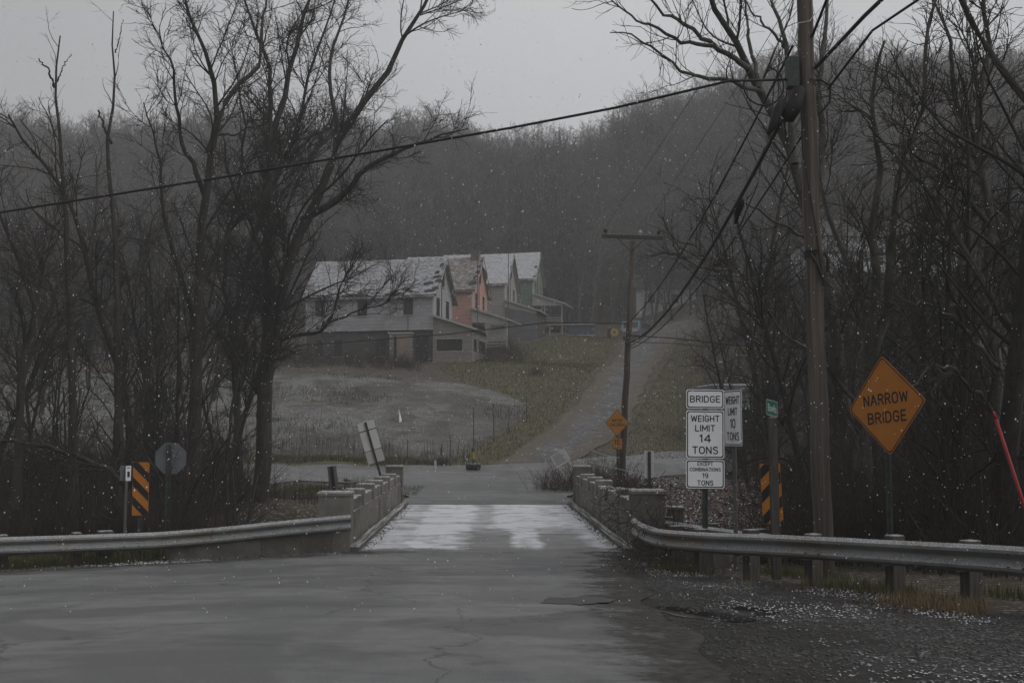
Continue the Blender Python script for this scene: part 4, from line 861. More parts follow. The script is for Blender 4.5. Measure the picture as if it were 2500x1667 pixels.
def house(px, d, yeave, label, wallm, roofm, kind):
    zb = float(W(px, yeave, d)[2]) - HE; x = gx(px, d)
    o = empty('row_house', (x, d, zb), R(-12), label, 'house', 'row of derelict two-storey houses')
    zl = 2.62 if kind == 1 else -1.2
    e = MB(); pent = [(0, zl), (HWd, zl), (HWd, HE), (HWd / 2, HE + HR), (0, HE)]; e.prism(pent, 'x', -HL, 0); wall = e.build('wall', wallm, o)
    if kind == 1:   # lower storey set back, dark
        MB().box(-HL + .05, -.05, .12, HWd - .05, -1.6, 2.60).build('lower_wall', M_sdark, o)
        MB().box(-HL - .02, .02, -.10, .03, 2.52, 2.66, .02).build('drip_board', M_sgrey, o)
    # roof slabs with ragged gable edge
    k = .12; run = HWd / 2 + .32; sl = HR / (HWd / 2)
    for sgn, nm in ((-1, 'front'), (1, 'back')):
        cols, rows = 44, 10; vs = []; fs = []
        rr = random.Random(int(px) + sgn)
        ed = [rr.choice((0, 0, -.05, -.12, -.3 if kind in (1, 2) else -.05)) for _ in range(rows + 1)]; ev = [rr.uniform(-.03, .05) for _ in range(cols + 1)]
        for t_ in (0, 1):
            for r in range(rows + 1):
                q = r / rows
                for c in range(cols + 1):
                    xx = -HL - .25 + (HL + .25 + .38) * c / cols
                    if c == cols: xx += ed[r]
                    oy = run * q + (ev[c] if r == rows else 0)
                    sagz = -.07 * math.sin(math.pi * c / cols) * math.sin(math.pi * q) + .018 * math.sin(c * 1.7 + r) - .05 * math.sin(math.pi * c / cols)
                    vs.append((xx, HWd / 2 + sgn * oy, HE + HR + .10 - sl * oy + sagz - t_ * k))
        nv = (rows + 1) * (cols + 1); ix = lambda t_, r, c: t_ * nv + r * (cols + 1) + c
        for r in range(rows):
            for c in range(cols):
                fs.append((ix(0, r, c), ix(0, r, c + 1), ix(0, r + 1, c + 1), ix(0, r + 1, c))); fs.append((ix(1, r, c), ix(1, r + 1, c), ix(1, r + 1, c + 1), ix(1, r, c + 1)))
        for c in range(cols): fs += [(ix(0, rows, c), ix(0, rows, c + 1), ix(1, rows, c + 1), ix(1, rows, c)), (ix(0, 0, c), ix(1, 0, c), ix(1, 0, c + 1), ix(0, 0, c + 1))]
        for r in range(rows): fs += [(ix(0, r, cols), ix(1, r, cols), ix(1, r + 1, cols), ix(0, r + 1, cols)), (ix(0, r, 0), ix(0, r + 1, 0), ix(1, r + 1, 0), ix(1, r, 0))]
        ro = MB().add(vs, fs).build('roof', roofm, o)
        # bargeboard
        a = Vector((.34 if sgn < 0 else .36, HWd / 2, HE + HR - .02)); b = Vector((a.x, HWd / 2 + sgn * run, HE + HR - .02 - sl * run)); n_ = 5 if sgn < 0 else 1
        for i in range(n_):
            p, q = a.lerp(b, i / n_ + .01), a.lerp(b, (i + 1) / n_ - .01); e = MB(); dz = Vector((0, 0, .17)); dx = Vector((.03, 0, 0))
            e.add([p - dz, q - dz, q, p, p - dz + dx, q - dz + dx, q + dx, p + dx], [(0, 1, 2, 3), (4, 7, 6, 5), (0, 4, 5, 1), (3, 2, 6, 7), (0, 3, 7, 4), (1, 5, 6, 2)]); e.build('bargeboard', M_trim if sgn < 0 else M_sdark, ro)
        if sgn < 0:    # torn patches where shingles are gone
            spots = {1: [(.2, .62, .5, .05), (-.1, .40, .35, .05), (.0, .52, .6, .045), (-.5, .68, .8, .04), (.12, .82, .5, .04), (-.2, .88, .9, .04), (-3.0, .93, 1.4, .03), (-6.2, .95, 2.0, .04), (.1, .2, .3, .06)],
                     2: [(.0, .78, .7, .07), (.1, .62, .4, .06), (.15, .45, .35, .05), (.2, .3, .25, .05)], 4: [(.1, .55, .3, .05), (.15, .9, .3, .04)]}.get(kind, [])
            for (cx_, q, ln, hq) in spots:
                y0 = HWd / 2 - run * (q + hq); y1 = HWd / 2 - run * (q - hq); zf_ = lambda y_: HE + HR + .118 - sl * (HWd / 2 - y_)
                poly = [(cx_ - ln / 2, y0), (cx_ + ln * .3, y0 + .03), (cx_ + ln / 2, (y0 + y1) / 2), (cx_ + ln * .2, y1), (cx_ - ln * .3, y1 - .05), (cx_ - ln * .6, (y0 + y1) / 2)]
                MB().add([(a_, b_, zf_(b_)) for a_, b_ in poly] + [(a_, b_, zf_(b_) - .1) for a_, b_ in poly], [tuple(range(6)), tuple(range(11, 5, -1))] + [(i, (i + 1) % 6, (i + 1) % 6 + 6, i + 6) for i in range(6)]).build('torn_patch', M_dark, ro)
    for xx_, yy_ in ((-.10, -.025), (-HL, -.025)): MB().box(xx_, xx_ + .10, yy_, yy_ + .022, max(zl, -.3), HE - .3).build('corner_board', M_trim, o)
    MB().box(.003, .028, 0, .10, 3.65, HE).build('corner_board', M_trim, o)
    MB().box(-HL - .2, .3, -.30, -.02, HE - .28, HE - .16).build('soffit', M_sdark, o)
    # windows: gable, attic, front
    g0 = .95
    for yy_ in (g0, g0 + 2.75): window(o, 'g', yy_, yy_ + .85, 3.62, 5.15, frame=kind != 1)
    window(o, 'g', HWd / 2 - .35, HWd / 2 + .3, 6.15, 7.4, frame=False)
    fx = [(-2.35, .76), (-6.1, .78), (-9.6, .8)] if kind == 1 else ([] if kind == 2 else [(-6.1, .78), (-9, .8)])
    for a_, wd_ in fx: window(o, 'f', a_, a_ + wd_, 3.7, 5.15, frame=False, mull=False)
    # porch on the gable side
    pz0, pz1, pl, pd = 3.60, 2.55, 3.15, 4.6
    e = MB(); th = .10
    e.add([(.02, -.35, pz0), (pl + .35, -.35, pz1 - .1), (pl + .35, pd + .2, pz1 - .1), (.02, pd + .2, pz0), (.02, -.35, pz0 + th), (pl + .35, -.35, pz1 - .1 + th), (pl + .35, pd + .2, pz1 - .1 + th), (.02, pd + .2, pz0 + th)],
          [(0, 1, 2, 3), (4, 7, 6, 5), (0, 4, 5, 1), (1, 5, 6, 2), (2, 6, 7, 3), (3, 7, 4, 0)])
    pr_ = e.build('porch_roof', M_roofpale if kind != 1 else M_roof, o)
    e = MB(); e.add([(.02, -.40, pz0 - .06), (pl + .4, -.40, pz1 - .17), (pl + .4, -.40, pz1 - .02), (.02, -.40, pz0 + .09), (.02, -.36, pz0 - .06), (pl + .4, -.36, pz1 - .17), (pl + .4, -.36, pz1 - .02), (.02, -.36, pz0 + .09)], [(0, 1, 2, 3), (4, 7, 6, 5), (0, 4, 5, 1), (2, 6, 7, 3), (0, 3, 7, 4), (1, 5, 6, 2)]); e.build('fascia', M_trim, pr_)
    pzt = lambda x_: pz0 - (pz0 - pz1 + .1) * x_ / (pl + .35) - .02
    pm = M_sporch if kind == 1 else (M_spblue if kind == 3 else M_trim)
    if kind in (1, 3):
        # enclosed: front wall with wide opening, side wall with opening
        x0, x1, z0, z1 = (.32, 2.35, .85, 1.78) if kind == 1 else (9, 9, 9, 9)
        e = MB()
        if kind == 1:
            for poly in ([(.03, .05), (pl, .05), (pl, z0), (.03, z0)], [(.03, z0), (x0, z0), (x0, z1), (.03, z1)], [(x1, z0), (pl, z0), (pl, z1), (x1, z1)], [(.03, z1), (pl, z1), (pl, pzt(pl)), (.03, pzt(.03))]): e.prism(poly, 'y', -.10, .02)
            e.build('porch_wall', pm, o); MB().box(x0, x1, .035, .05, z0, z1).build('porch_opening', M_dark, o)
            for zz in (z0 - .04, z1): MB().box(x0 - .05, x1 + .05, -.13, -.104, zz, zz + .05).build('porch_trim', M_trim, o)
            for (y0_, y1_, za, zc_) in ((.03, pd, .05, .85), (.03, .35, .86, 1.78), (1.5, 1.9, .86, 1.78), (.03, pd, 1.79, pzt(pl))): MB().box(pl - .1, pl - .004, y0_, y1_, za, zc_).build('porch_side', pm, o)
            MB().box(.1, pl - .12, .1, pd, -.05, .05).build('porch_floor', M_post, o); MB().box(pl - .14, pl - .12, .4, pd, .86, 1.78).build('porch_opening', M_dark, o)
            MB().box(.0, pl + .03, -.13, -.105, .0, .06).build('porch_trim', M_trim, o)
            for sx in (.2, pl - .3): MB().box(sx, sx + .3, -.05, .3, -1.8, -.06).build('pier', M_conc, o)
        else:
            e.prism([(.03, -1.4), (pl, -1.4), (pl, pzt(pl) - .35), (.03, pzt(.03) - .65)], 'y', -.10, .02); e.build('porch_wall', pm, o)
            MB().prism([(.03, pzt(.03) - .64), (pl, pzt(pl) - .34), (pl, pzt(pl)), (.03, pzt(.03))], 'y', -.12, .02).build('porch_gable', M_trim, o)
            MB().box(pl - .1, pl, .03, pd, -1.4, pzt(pl)).build('porch_side', M_sdark, o)
    else:
        MB().prism([(.03, 2.35), (pl, 2.3), (pl, pzt(pl)), (.03, pzt(.03))], 'y', -.14, -.06).build('porch_gable', M_trim, o)
        MB().box(.05, pl, 0, pd, -.12, .02).build('porch_floor', M_post, o); MB().box(.05, .1, .03, pd, .03, 2.3).build('porch_back', M_sdark, o)
        for sx in (1.2, pl - .12): MB().box(sx, sx + .11, -.05, .06, .02, 2.34).build('porch_post', M_trim, o)
        for zz in (.25, .5, .75, 1.0): MB().box(1.35, pl - .13, -.02, .03, zz, zz + .07).build('porch_rail', M_trim, o)
        if kind == 2: MB().box(1.5, pl - .15, .8, .86, .9, 2.2).build('porch_panel', M_trim, o)
        for sx in (.2, pl - .3): MB().box(sx, sx + .25, -.02, .25, -2.2, -.13).build('pier', M_conc, o)
    if kind == 1:
        v = empty_ = None
        MB().box(-3.35, -1.62, -.42, .11, -.4, 2.22).build('entry_wall', M_sporch, o); MB().box(-3.45, -1.52, -.50, .1, 2.224, 2.32, .02).build('entry_roof', M_trim, o)
        do = MB().box(-2.75, -1.98, -.455, -.425, .0, 2.0).build('door', M_door, o); MB().box(-2.98, -2.77, -.44, -.424, .0, 2.03).build('door_gap', M_dark, o); MB().tube([(-2.08, -.46, 1.0), (-2.08, -.50, 1.0)], .03, 6).build('handle', M_steelpost, do)
        for a_, wd_ in ((-4.6, .9), (-8.1, .8), (-9.6, .7)): window(o, 'f', a_, a_ + wd_, .55, 1.95, off=.12, frame=False, mull=False)
        MB().box(-1.4, -.35, .105, .118, .1, 2.1).build('doorway', M_dark, o)
        MB().tube([(-1.95, -.15, -.4), (-1.95, -.15, 5.2)], .03, 6).build('drain_pipe', M_sdark, o)
        MB().tube([(-2.2, -1.6, -1.6), (-2.2, -1.6, -1.5)], .1, 5).build('step', M_conc, o)
    if kind == 2:
        ch = MB().box(-.75, -.05, HWd / 2 - .35, HWd / 2 + .35, HE + HR - .3, HE + HR + .55).build('chimney', M_brick, o)
        for i in range(5): MB().box(-.8 + .15 * i, -.62 + .15 * i, HWd / 2 - .38, HWd / 2 + .38, HE + HR + .56, HE + HR + .60 + .05 * (i % 3), .01).build('loose_brick', M_brick, ch)
    MB().tube([(.03, HWd * .42, 2.7 + .9), (.03, HWd * .42, HE + (1.9 if kind != 4 else .3))], .035, 5).build('conduit', M_sdark, o)
    return o
house(1056, 87, 714, 'nearest row house, grey siding with torn snowy roof and enclosed porch', M_sgrey, M_roof, 1)
house(1152, 98, 703, 'salmon pink row house with brownish torn roof, second nearest', M_ssalm, M_roofbrown, 2)
house(1232, 109, 688, 'beige row house with smooth snowy roof, third of the row', M_sbeige, M_roofpale, 3)
house(1302, 120, 677, 'green row house at the far end of the row', M_sgreen, M_roofpale, 4)
for px, yt, d, lab in ((1165, 560, 97, 'tall thin antenna mast in front of the pink house'), (1241, 590, 106, 'tall thin antenna mast in front of the beige house')):
    b = on(px, d); t = W(px, yt, d); o = empty('antenna_mast', b, 0, lab, 'mast'); MB().tube([(0, 0, 0), (0, 0, t[2] - b[2])], .035, 5).build('shaft', M_steelpost, o)
# shed on the right with evergreen shrub
M_shed = mat('shed_white', (.22, .235, .24), (.30, .315, .32), scale=2, wave=('X', 1.2, .1), bump=.3)
dS = 60.; sb = on(1790, dS); o = empty('shed', (gx(1790, dS), dS, sb[2]), R(6), 'small white shed with dark flat roof behind the weight limit signs', 'shed')
MB().box(-1.0, 1.0, 0, 3, -.6, 2.75).build('wall', M_shed, o); MB().box(-1.2, 1.15, -.25, 3.2, 2.76, 2.98, .03).build('roof', M_concdk, o); MB().box(-1.15, 1.1, -.2, 3.1, 2.99, 3.2, .08).build('roof_deck', M_roof, o)
MB().box(-.8, .1, -.05, -.01, 0, 2.0).build('door', M_greypost, o)
MB().tube([(-.1 + .95 * math.cos(t), -.12, 1.0 + 1.15 * math.sin(t)) for t in np.linspace(0, math.pi, 14)], .05, 6).build('hoop', mat('faded_green', (.06, .14, .11), (.08, .17, .13)), o)
# pale building on the slope to the right
dB = 76.; z_b = float(h(gx(2190, dB), dB)); o = empty('hillside_house', (gx(2190, dB), dB, float(W(2190, 672, dB)[2])), R(8), 'pale sided house half hidden by the branches on the right slope', 'house')
M_hs = mat('pale_siding', (.42, .42, .44), (.5, .5, .52), scale=1.5, wave=('Z', 1.0, .1), bump=.4)
MB().box(-4.8, 4.6, 0, 6, .2, 2.5).build('wall', M_hs, o); MB().box(-4.7, 4.5, .1, 5.9, -5, .19).build('foundation', M_sdark, o); MB().prism([(-.4, 2.51), (6.4, 2.51), (3, 4.2)], 'x', -5.1, 4.9).build('roof', M_sdark, o)
for x0 in (-1.6, .9, 2.7): window(o, 'f', x0, x0 + .9, .6, 1.9)
MB().box(-4.85, 4.65, -.04, -.005, 1.35, 1.55).build('band', M_concdk, o)
# white house among the far trees
dF = 142.; o = empty('far_house', (gx(1625, dF), dF, float(W(1625, 742, dF)[2]) - .5), R(4), 'white house glimpsed between trunks above the parked car', 'house')
MB().box(-3.6, 4, 0, 6, -2, 2.4).build('wall', M_hs, o); MB().prism([(-.4, 2.41), (6.4, 2.41), (3, 4.6)], 'x', -4, 4.4).build('roof', M_sdark, o); window(o, 'f', -2.2, -1.2, .6, 1.8); window(o, 'f', .8, 1.8, .6, 1.8)
# ------------------------------------------------------------------ vehicles
M_navy = mat('dark_car_paint', (.09, .105, .12), (.12, .135, .15), rough=.3, spec=.5, snow=.55, snow_scale=4)
M_blue2 = mat('pale_blue_paint', (.16, .27, .33), (.20, .31, .37), rough=.35, spec=.5)
M_cream = mat('cream_stripe', (.40, .40, .39), (.48, .48, .47), rough=.4)
cp = on(1540, 118);  o = empty('parked_car', cp, R(-27), 'dark boxy car with pale blue and white tailgate at the top of the drive', 'car')
L_, Wc = 4.6, 1.82; o.scale = (1.15,) * 3
e = MB(); side = [(0, .42), (L_, .42), (L_, .95), (3.35, 1.06), (2.75, 1.72), (.25, 1.76), (.02, 1.05)]     # (y, z)
e.prism(side, 'x', -Wc / 2, Wc / 2); body = e.build('body', M_navy, o)
rear = lambda z0, z1, m, nm, w0=.8, d=.012: MB().add([(-w0, (lambda z: .02 + .23 * max(0, (z - 1.05)) / .71)(z0) - d, z0), (w0, (lambda z: .02 + .23 * max(0, (z - 1.05)) / .71)(z0) - d, z0), (w0, (lambda z: .02 + .23 * max(0, (z - 1.05)) / .71)(z1) - d, z1), (-w0, (lambda z: .02 + .23 * max(0, (z - 1.05)) / .71)(z1) - d, z1)], [(0, 1, 2, 3)]).build(nm, m, o)
rear(.52, .80, M_navy, 'rear_panel', .88); rear(.80, .98, M_cream, 'stripe', .88); rear(.98, 1.06, M_blue2, 'stripe', .88); rear(1.07, 1.74, M_blue2, 'tailgate', .86); rear(1.14, 1.66, M_glass, 'rear_window', .70, .02)
MB().box(-.92, .92, -.10, .02, .40, .54, .03).build('bumper', M_greypost, o)
for sx in (-1, 1):
    MB().prism([(.45, 1.14), (2.95, 1.10), (2.62, 1.62), (.5, 1.64)], 'x', sx * (Wc / 2 + .002), sx * (Wc / 2 + .012)).build('side_window', M_glass, o)
    MB().box(sx * .80 - .06, sx * .80 + .06, -.03, .0, .62, .92).build('tail_light', M_red, o)
    for yw in (.85, 3.7):
        wv_ = MB().tube([(sx * (Wc / 2 - .2), yw, .33), (sx * (Wc / 2 + .02), yw, .33)], .33, 16).build('wheel', M_rubber, o); MB().tube([(sx * (Wc / 2 + .021), yw, .33), (sx * (Wc / 2 + .03), yw, .33)], .19, 12).build('rim', M_greypost, wv_)
tp = on(1400, 119); o = empty('trailer', tp, R(-6), 'low dark blue trailer with flat snowy roof beside the green house', 'trailer')
MB().box(-.6, 2.2, 0, 1.9, .55, 1.55, .03).build('body', mat('trailer_blue', (.06, .075, .10), (.09, .105, .13), c3=(.05, .05, .05)), o)
MB().box(-2.7, 2.35, -.2, 2.1, 1.56, 1.66, .02).build('roof', M_roofpale, o)
for sx in (-2.5, -1.2): MB().box(sx, sx + .1, -.1, 0, .0, 1.55).build('post', M_trim, o)
MB().box(-.8, 2.3, -.08, -.004, .42, .54).build('side_rail', M_trim, o)
for sx in (.2, 1.3): MB().tube([(sx, -.02, .32), (sx, .2, .32)], .32, 14).build('wheel', M_rubber, o)
yp = on(1501, 117); o = empty('cable_reel', yp, R(10), 'round yellow disc with dark hub left of the parked car', 'reel')
MB().tube([(0, -.05, .95), (0, .05, .95)], .42, 18).build('disc', M_yellow, o); MB().tube([(0, -.07, .95), (0, -.051, .95)], .12, 10).build('hub', M_cable, o); MB().box(-.05, .05, .06, .16, -.2, 1.2).build('post', M_post, o)
MB().box(-.7, -.35, .0, .3, .2, 1.35).build('side_board', M_cable, o)
# ------------------------------------------------------------------ bare trees
def norm(v): return v / (np.linalg.norm(v, axis=-1, keepdims=True) + 1e-9)
def tubes(P, Rd, S):
    """P (N,K,3), Rd (N,K) -> verts, quads"""
    N, K, _ = P.shape; T = norm(np.gradient(P, axis=1)); ax = np.where(np.abs(T[..., 2:3]) < .9, np.array([0, 0, 1.]), np.array([1., 0, 0]))
    U = norm(np.cross(T, ax)); V_ = np.cross(T, U); a = np.arange(S) * 2 * np.pi / S
    ringv = P[:, :, None] + Rd[:, :, None, None] * (np.cos(a)[None, None, :, None] * U[:, :, None] + np.sin(a)[None, None, :, None] * V_[:, :, None])
    n_, k_, s_ = np.meshgrid(np.arange(N), np.arange(K - 1), np.arange(S), indexing='ij'); b = n_ * K * S + k_ * S; s2 = (s_ + 1) % S
    q = np.stack([b + s_, b + s2, b + S + s2, b + S + s_], -1).reshape(-1, 4)
    return ringv.reshape(-1, 3), q
def interp_pl(P, t):
    """P (M,K,3) or (M,K), t (M,) in 0..1"""
    K = P.shape[1]; f = np.clip(t, 0, .9999) * (K - 1); i = f.astype(int); w_ = f - i; m_ = np.arange(len(t))
    if P.ndim == 3: return P[m_, i] * (1 - w_)[:, None] + P[m_, i + 1] * w_[:, None], norm(P[m_, i + 1] - P[m_, i])
    return P[m_, i] * (1 - w_) + P[m_, i + 1] * w_
def sprout(P, Rd, g, dens, ratio, ang, K, wander, up, t0=.15, rk=.55, rmin=.004, lmin=.25, lmax=9., fall=.55, tip=.35):
    L = np.linalg.norm(np.diff(P, axis=1), axis=2).sum(1)
    n = g.poisson(np.maximum(.3, dens * L)); idx = np.repeat(np.arange(len(P)), n); M = len(idx)
    if M == 0: return np.zeros((0, K, 3)), np.zeros((0, K))
    t = t0 + (1 - t0) * g.random(M); pos, tan = interp_pl(P[idx], t); r = interp_pl(Rd[idx], t)
    ax = norm(g.normal(size=(M, 3))); perp = norm(np.cross(tan, ax)); a = R(1) * (ang[0] + (ang[1] - ang[0]) * g.random(M))
    d = norm(tan * np.cos(a)[:, None] + perp * np.sin(a)[:, None])
    ln = np.clip(ratio * L[idx] * (1 - fall * t) * (.55 + .75 * g.random(M)), lmin, lmax)
    q = np.zeros((M, K, 3)); q[:, 0] = pos; wv = np.zeros((M, 3))
    for k in range(1, K):
        wv = wv * .6 + g.normal(size=(M, 3)) * wander; d = norm(d + wv + np.array([0, 0, up])); q[:, k] = q[:, k - 1] + d * (ln / (K - 1))[:, None]
    r0 = np.maximum(np.minimum(r * rk, ln * .0125 + .002), rmin); rr = r0[:, None] * np.linspace(1, tip, K)[None]
    return q, np.maximum(rr, rmin * .6)
def join(parts):
    V, Q, b = [], [], 0
    for v, q in parts: V.append(v); Q.append(q + b); b += len(v)
    return np.concatenate(V), np.concatenate(Q)
LEV_HERO = [dict(dens=2.1, ratio=.22, ang=(22, 55), K=9, wander=.085, up=.05, t0=.15, lmin=1.3, lmax=4.0, rk=.45, fall=.40, rmin=.014),
            dict(dens=3.4, ratio=.42, ang=(22, 55), K=6, wander=.11, up=.035, t0=.08, lmin=.6, lmax=1.9, rk=.6, rmin=.011),
            dict(dens=5.2, ratio=.52, ang=(20, 50), K=4, wander=.12, up=.03, t0=.08, lmin=.45, lmax=1.2, rk=.8, rmin=.0075),
            dict(dens=2.8, ratio=.6, ang=(18, 45), K=3, wander=.08, up=.02, t0=.1, lmin=.28, lmax=.6, rk=.9, rmin=.0062)]
def limb_px(pts, d0, d1, r0, r1, n=16, org=None, g=None, jit=.03):
    m_ = len(pts); ds = np.linspace(d0, d1, m_); P = resample(np.array([W(a, b, d) for (a, b), d in zip(pts, ds)]), n)
    if g is not None: P[1:-1] += g.normal(size=(n - 2, 3)) * jit
    return P - (org if org is not None else 0), np.linspace(r0, r1, n)
def make_tree(name, org, limbs, levels, seed, mt, mc, label, group=None, stop=None, low=None):
    g = np.random.default_rng(seed); o = empty(name, org, 0, label, 'tree', group)
    limbs = [(P, r * .8) for P, r in limbs]; tr = []
    for P, r in limbs:
        tr.append(tubes(P[None], r[None], 9))
    v, q = join(tr); obj('trunk', raw_mesh('trunk', v, [q], mt, True), o)
    K0 = 16; P = np.stack([resample(p, K0) for p, r in limbs]); Rr = np.stack([np.interp(np.linspace(0, 1, K0), np.linspace(0, 1, len(r)), r) for p, r in limbs])
    cr_ = []
    for li, lv in enumerate(levels):
        P, Rr = sprout(P, Rr, g, **lv); 
        if len(P) == 0: break
        cr_.append(tubes(P, Rr, 5 if li == 0 else (4 if li == 1 else 3)))
    v, q = join(cr_); obj('crown', raw_mesh('crown', v, [q], mc, False), o); return o
# left group, traced limbs
g = np.random.default_rng(3)
d1 = 38.; o1 = on(632, d1)
L1 = [([(634, 1215), (645, 1050), (652, 900), (660, 830), (691, 691), (739, 537), (787, 463), (830, 340), (878, 266), (936, 197), (984, 101), (1043, 10), (1075, -70)], 38, 36.5, .36, .05),
      ([(739, 537), (798, 505), (851, 468), (894, 410), (957, 372), (1037, 346), (1144, 314)], 37.4, 35, .17, .02),
      ([(648, 1000), (655, 745), (652, 479), (665, 319), (691, 255), (702, 186), (723, 106), (755, 0), (780, -90)], 38.2, 40.5, .27, .05),
      ([(652, 479), (658, 300), (660, 175), (638, 106), (596, 0), (575, -70)], 38.6, 39.5, .15, .03),
      ([(765, 500), (812, 400), (822, 300), (800, 180), (820, 100), (850, 10), (870, -60)], 37.3, 40, .13, .03),
      ([(700, 660), (690, 540), (740, 420), (800, 330), (860, 290), (900, 200)], 38, 42, .12, .02),
      ([(650, 830), (700, 822), (778, 815), (800, 790), (835, 700), (868, 610)], 37.8, 36.4, .10, .02),
      ([(800, 790), (860, 762), (920, 745), (985, 740)], 36.9, 36, .05, .012),
      ([(680, 730), (640, 620), (600, 520), (560, 440), (545, 330)], 37.8, 36, .13, .025)]
make_tree('bare_tree', o1, [limb_px(p, a, b, r0, r1, org=o1, g=g) for p, a, b, r0, r1 in L1], LEV_HERO, 11, M_bark, M_twig, 'big bare tree left of the houses, main limb sweeping up to the right')
d2 = 36.; o2 = on(476, d2)
L2 = [([(470, 1225), (474, 1000), (479, 830), (495, 532), (511, 372), (532, 266), (515, 170), (495, 106), (457, 32), (440, -50)], 36, 34, .30, .04),
      ([(511, 372), (543, 255), (590, 200), (633, 160), (640, 60), (655, -40)], 35.4, 37.5, .14, .03),
      ([(500, 480), (440, 330), (430, 230), (415, 150), (372, 60)], 35.6, 33, .11, .02),
      ([(486, 700), (560, 560), (640, 480), (690, 400), (760, 360)], 36, 39, .13, .02),
      ([(480, 800), (430, 640), (395, 500), (390, 380), (350, 250)], 36, 34, .13, .02),
      ([(520, 330), (570, 330), (650, 300)], 35, 35.5, .06, .015)]
make_tree('bare_tree', o2, [limb_px(p, a, b, r0, r1, org=o2, g=g) for p, a, b, r0, r1 in L2], LEV_HERO, 12, M_bark, M_twig, 'tall bare tree with forked upright trunk, second from the houses')
d3 = 37.; o3 = on(590, 42.)
L3 = [([(585, 1200), (580, 1000), (570, 830), (600, 640), (640, 520), (700, 380), (740, 260), (760, 150), (800, 60), (830, -40)], 42, 43, .22, .03),
      ([(575, 860), (545, 700), (560, 560), (590, 420), (600, 300), (580, 190), (560, 100)], 42, 40, .14, .02),
      ([(640, 520), (660, 430), (770, 330), (840, 300)], 42.5, 44, .09, .02)]
make_tree('bare_tree', o3, [limb_px(p, a, b, r0, r1, org=o3, g=g) for p, a, b, r0, r1 in L3], LEV_HERO, 13, M_bark, M_twig, 'slender bare tree standing between the two biggest left trees')
LEV_SNAG = [dict(dens=.35, ratio=.2, ang=(25, 55), K=6, wander=.14, up=.03, t0=.1, lmin=.4, lmax=2.0, rk=.5), dict(dens=1.2, ratio=.4, ang=(25, 55), K=4, wander=.12, up=.02, lmin=.25, lmax=.8), dict(dens=1.2, ratio=.4, ang=(25, 55), K=3, wander=.12, up=.02, lmin=.2, lmax=.5)]
o4 = on(178, 30.); L4 = [([(180, 1240), (176, 900), (165, 600), (150, 360), (135, 240), (142, 160), (147, 88)], 30, 30, .17, .022), ([(134, 215), (118, 172), (95, 143)], 30, 29.5, .045, .02), ([(140, 200), (155, 160), (175, 133)], 30, 30.5, .03, .012)]
make_tree('dead_snag', o4, [limb_px(p, a, b, r0, r1, org=o4, g=g, jit=.015) for p, a, b, r0, r1 in L4], LEV_SNAG, 14, M_bark, M_twig, 'tall dead snag with a forked broken top, left of the two snags')
o5 = on(292, 31.); L5 = [([(296, 1240), (290, 1000), (280, 560), (266, 420), (262, 350), (285, 215), (272, 150), (277, 28)], 31, 31, .16, .018), ([(282, 130), (290, 100), (300, 48)], 31, 30.7, .025, .012), ([(272, 350), (255, 315), (240, 270)], 31, 31.4, .05, .035)]
make_tree('dead_snag', o5, [limb_px(p, a, b, r0, r1, org=o5, g=g, jit=.015) for p, a, b, r0, r1 in L5], LEV_SNAG, 15, M_bark, M_twig, 'thin dead snag with a bare wand-like top, right of the two snags')
o6 = on(335, 33.); L6 = [([(338, 1230), (315, 1050), (300, 930), (250, 790), (195, 560), (135, 430), (60, 340), (20, 280)], 33, 30, .19, .03), ([(318, 1060), (360, 930), (420, 800), (470, 700), (530, 640)], 33, 34, .11, .02), ([(300, 930), (310, 760), (350, 620), (380, 520)], 32.8, 34, .1, .02)]
make_tree('bare_tree', o6, [limb_px(p, a, b, r0, r1, org=o6, g=g) for p, a, b, r0, r1 in L6], LEV_HERO, 16, M_bark, M_twig, 'bare tree behind the striped marker leaning far to the left')
o7 = on(300, 25.5); L7 = [([(318, 1240), (300, 1175), (262, 1145), (210, 1120), (150, 1100), (80, 1082), (20, 1078), (-60, 1100)], 25.5, 24.5, .10, .04)]
make_tree('leaning_trunk', o7, [limb_px(p, a, b, r0, r1, org=o7, g=g) for p, a, b, r0, r1 in L7], LEV_HERO[1:3], 17, M_bark, M_twig, 'low dark trunk arching left behind the guard rail and mile marker')
o8 = on(60, 29.); L8 = [([(40, 1240), (48, 1000), (60, 870), (85, 760), (30, 600), (0, 530), (-30, 440)], 29, 28, .17, .03), ([(85, 760), (110, 620), (150, 560), (165, 470)], 29, 30, .08, .02), ([(52, 940), (100, 800), (140, 700), (215, 640)], 29, 31, .08, .02)]
make_tree('bare_tree', o8, [limb_px(p, a, b, r0, r1, org=o8, g=g) for p, a, b, r0, r1 in L8], LEV_HERO, 18, M_bark, M_twig, 'crooked bare tree at the far left edge')
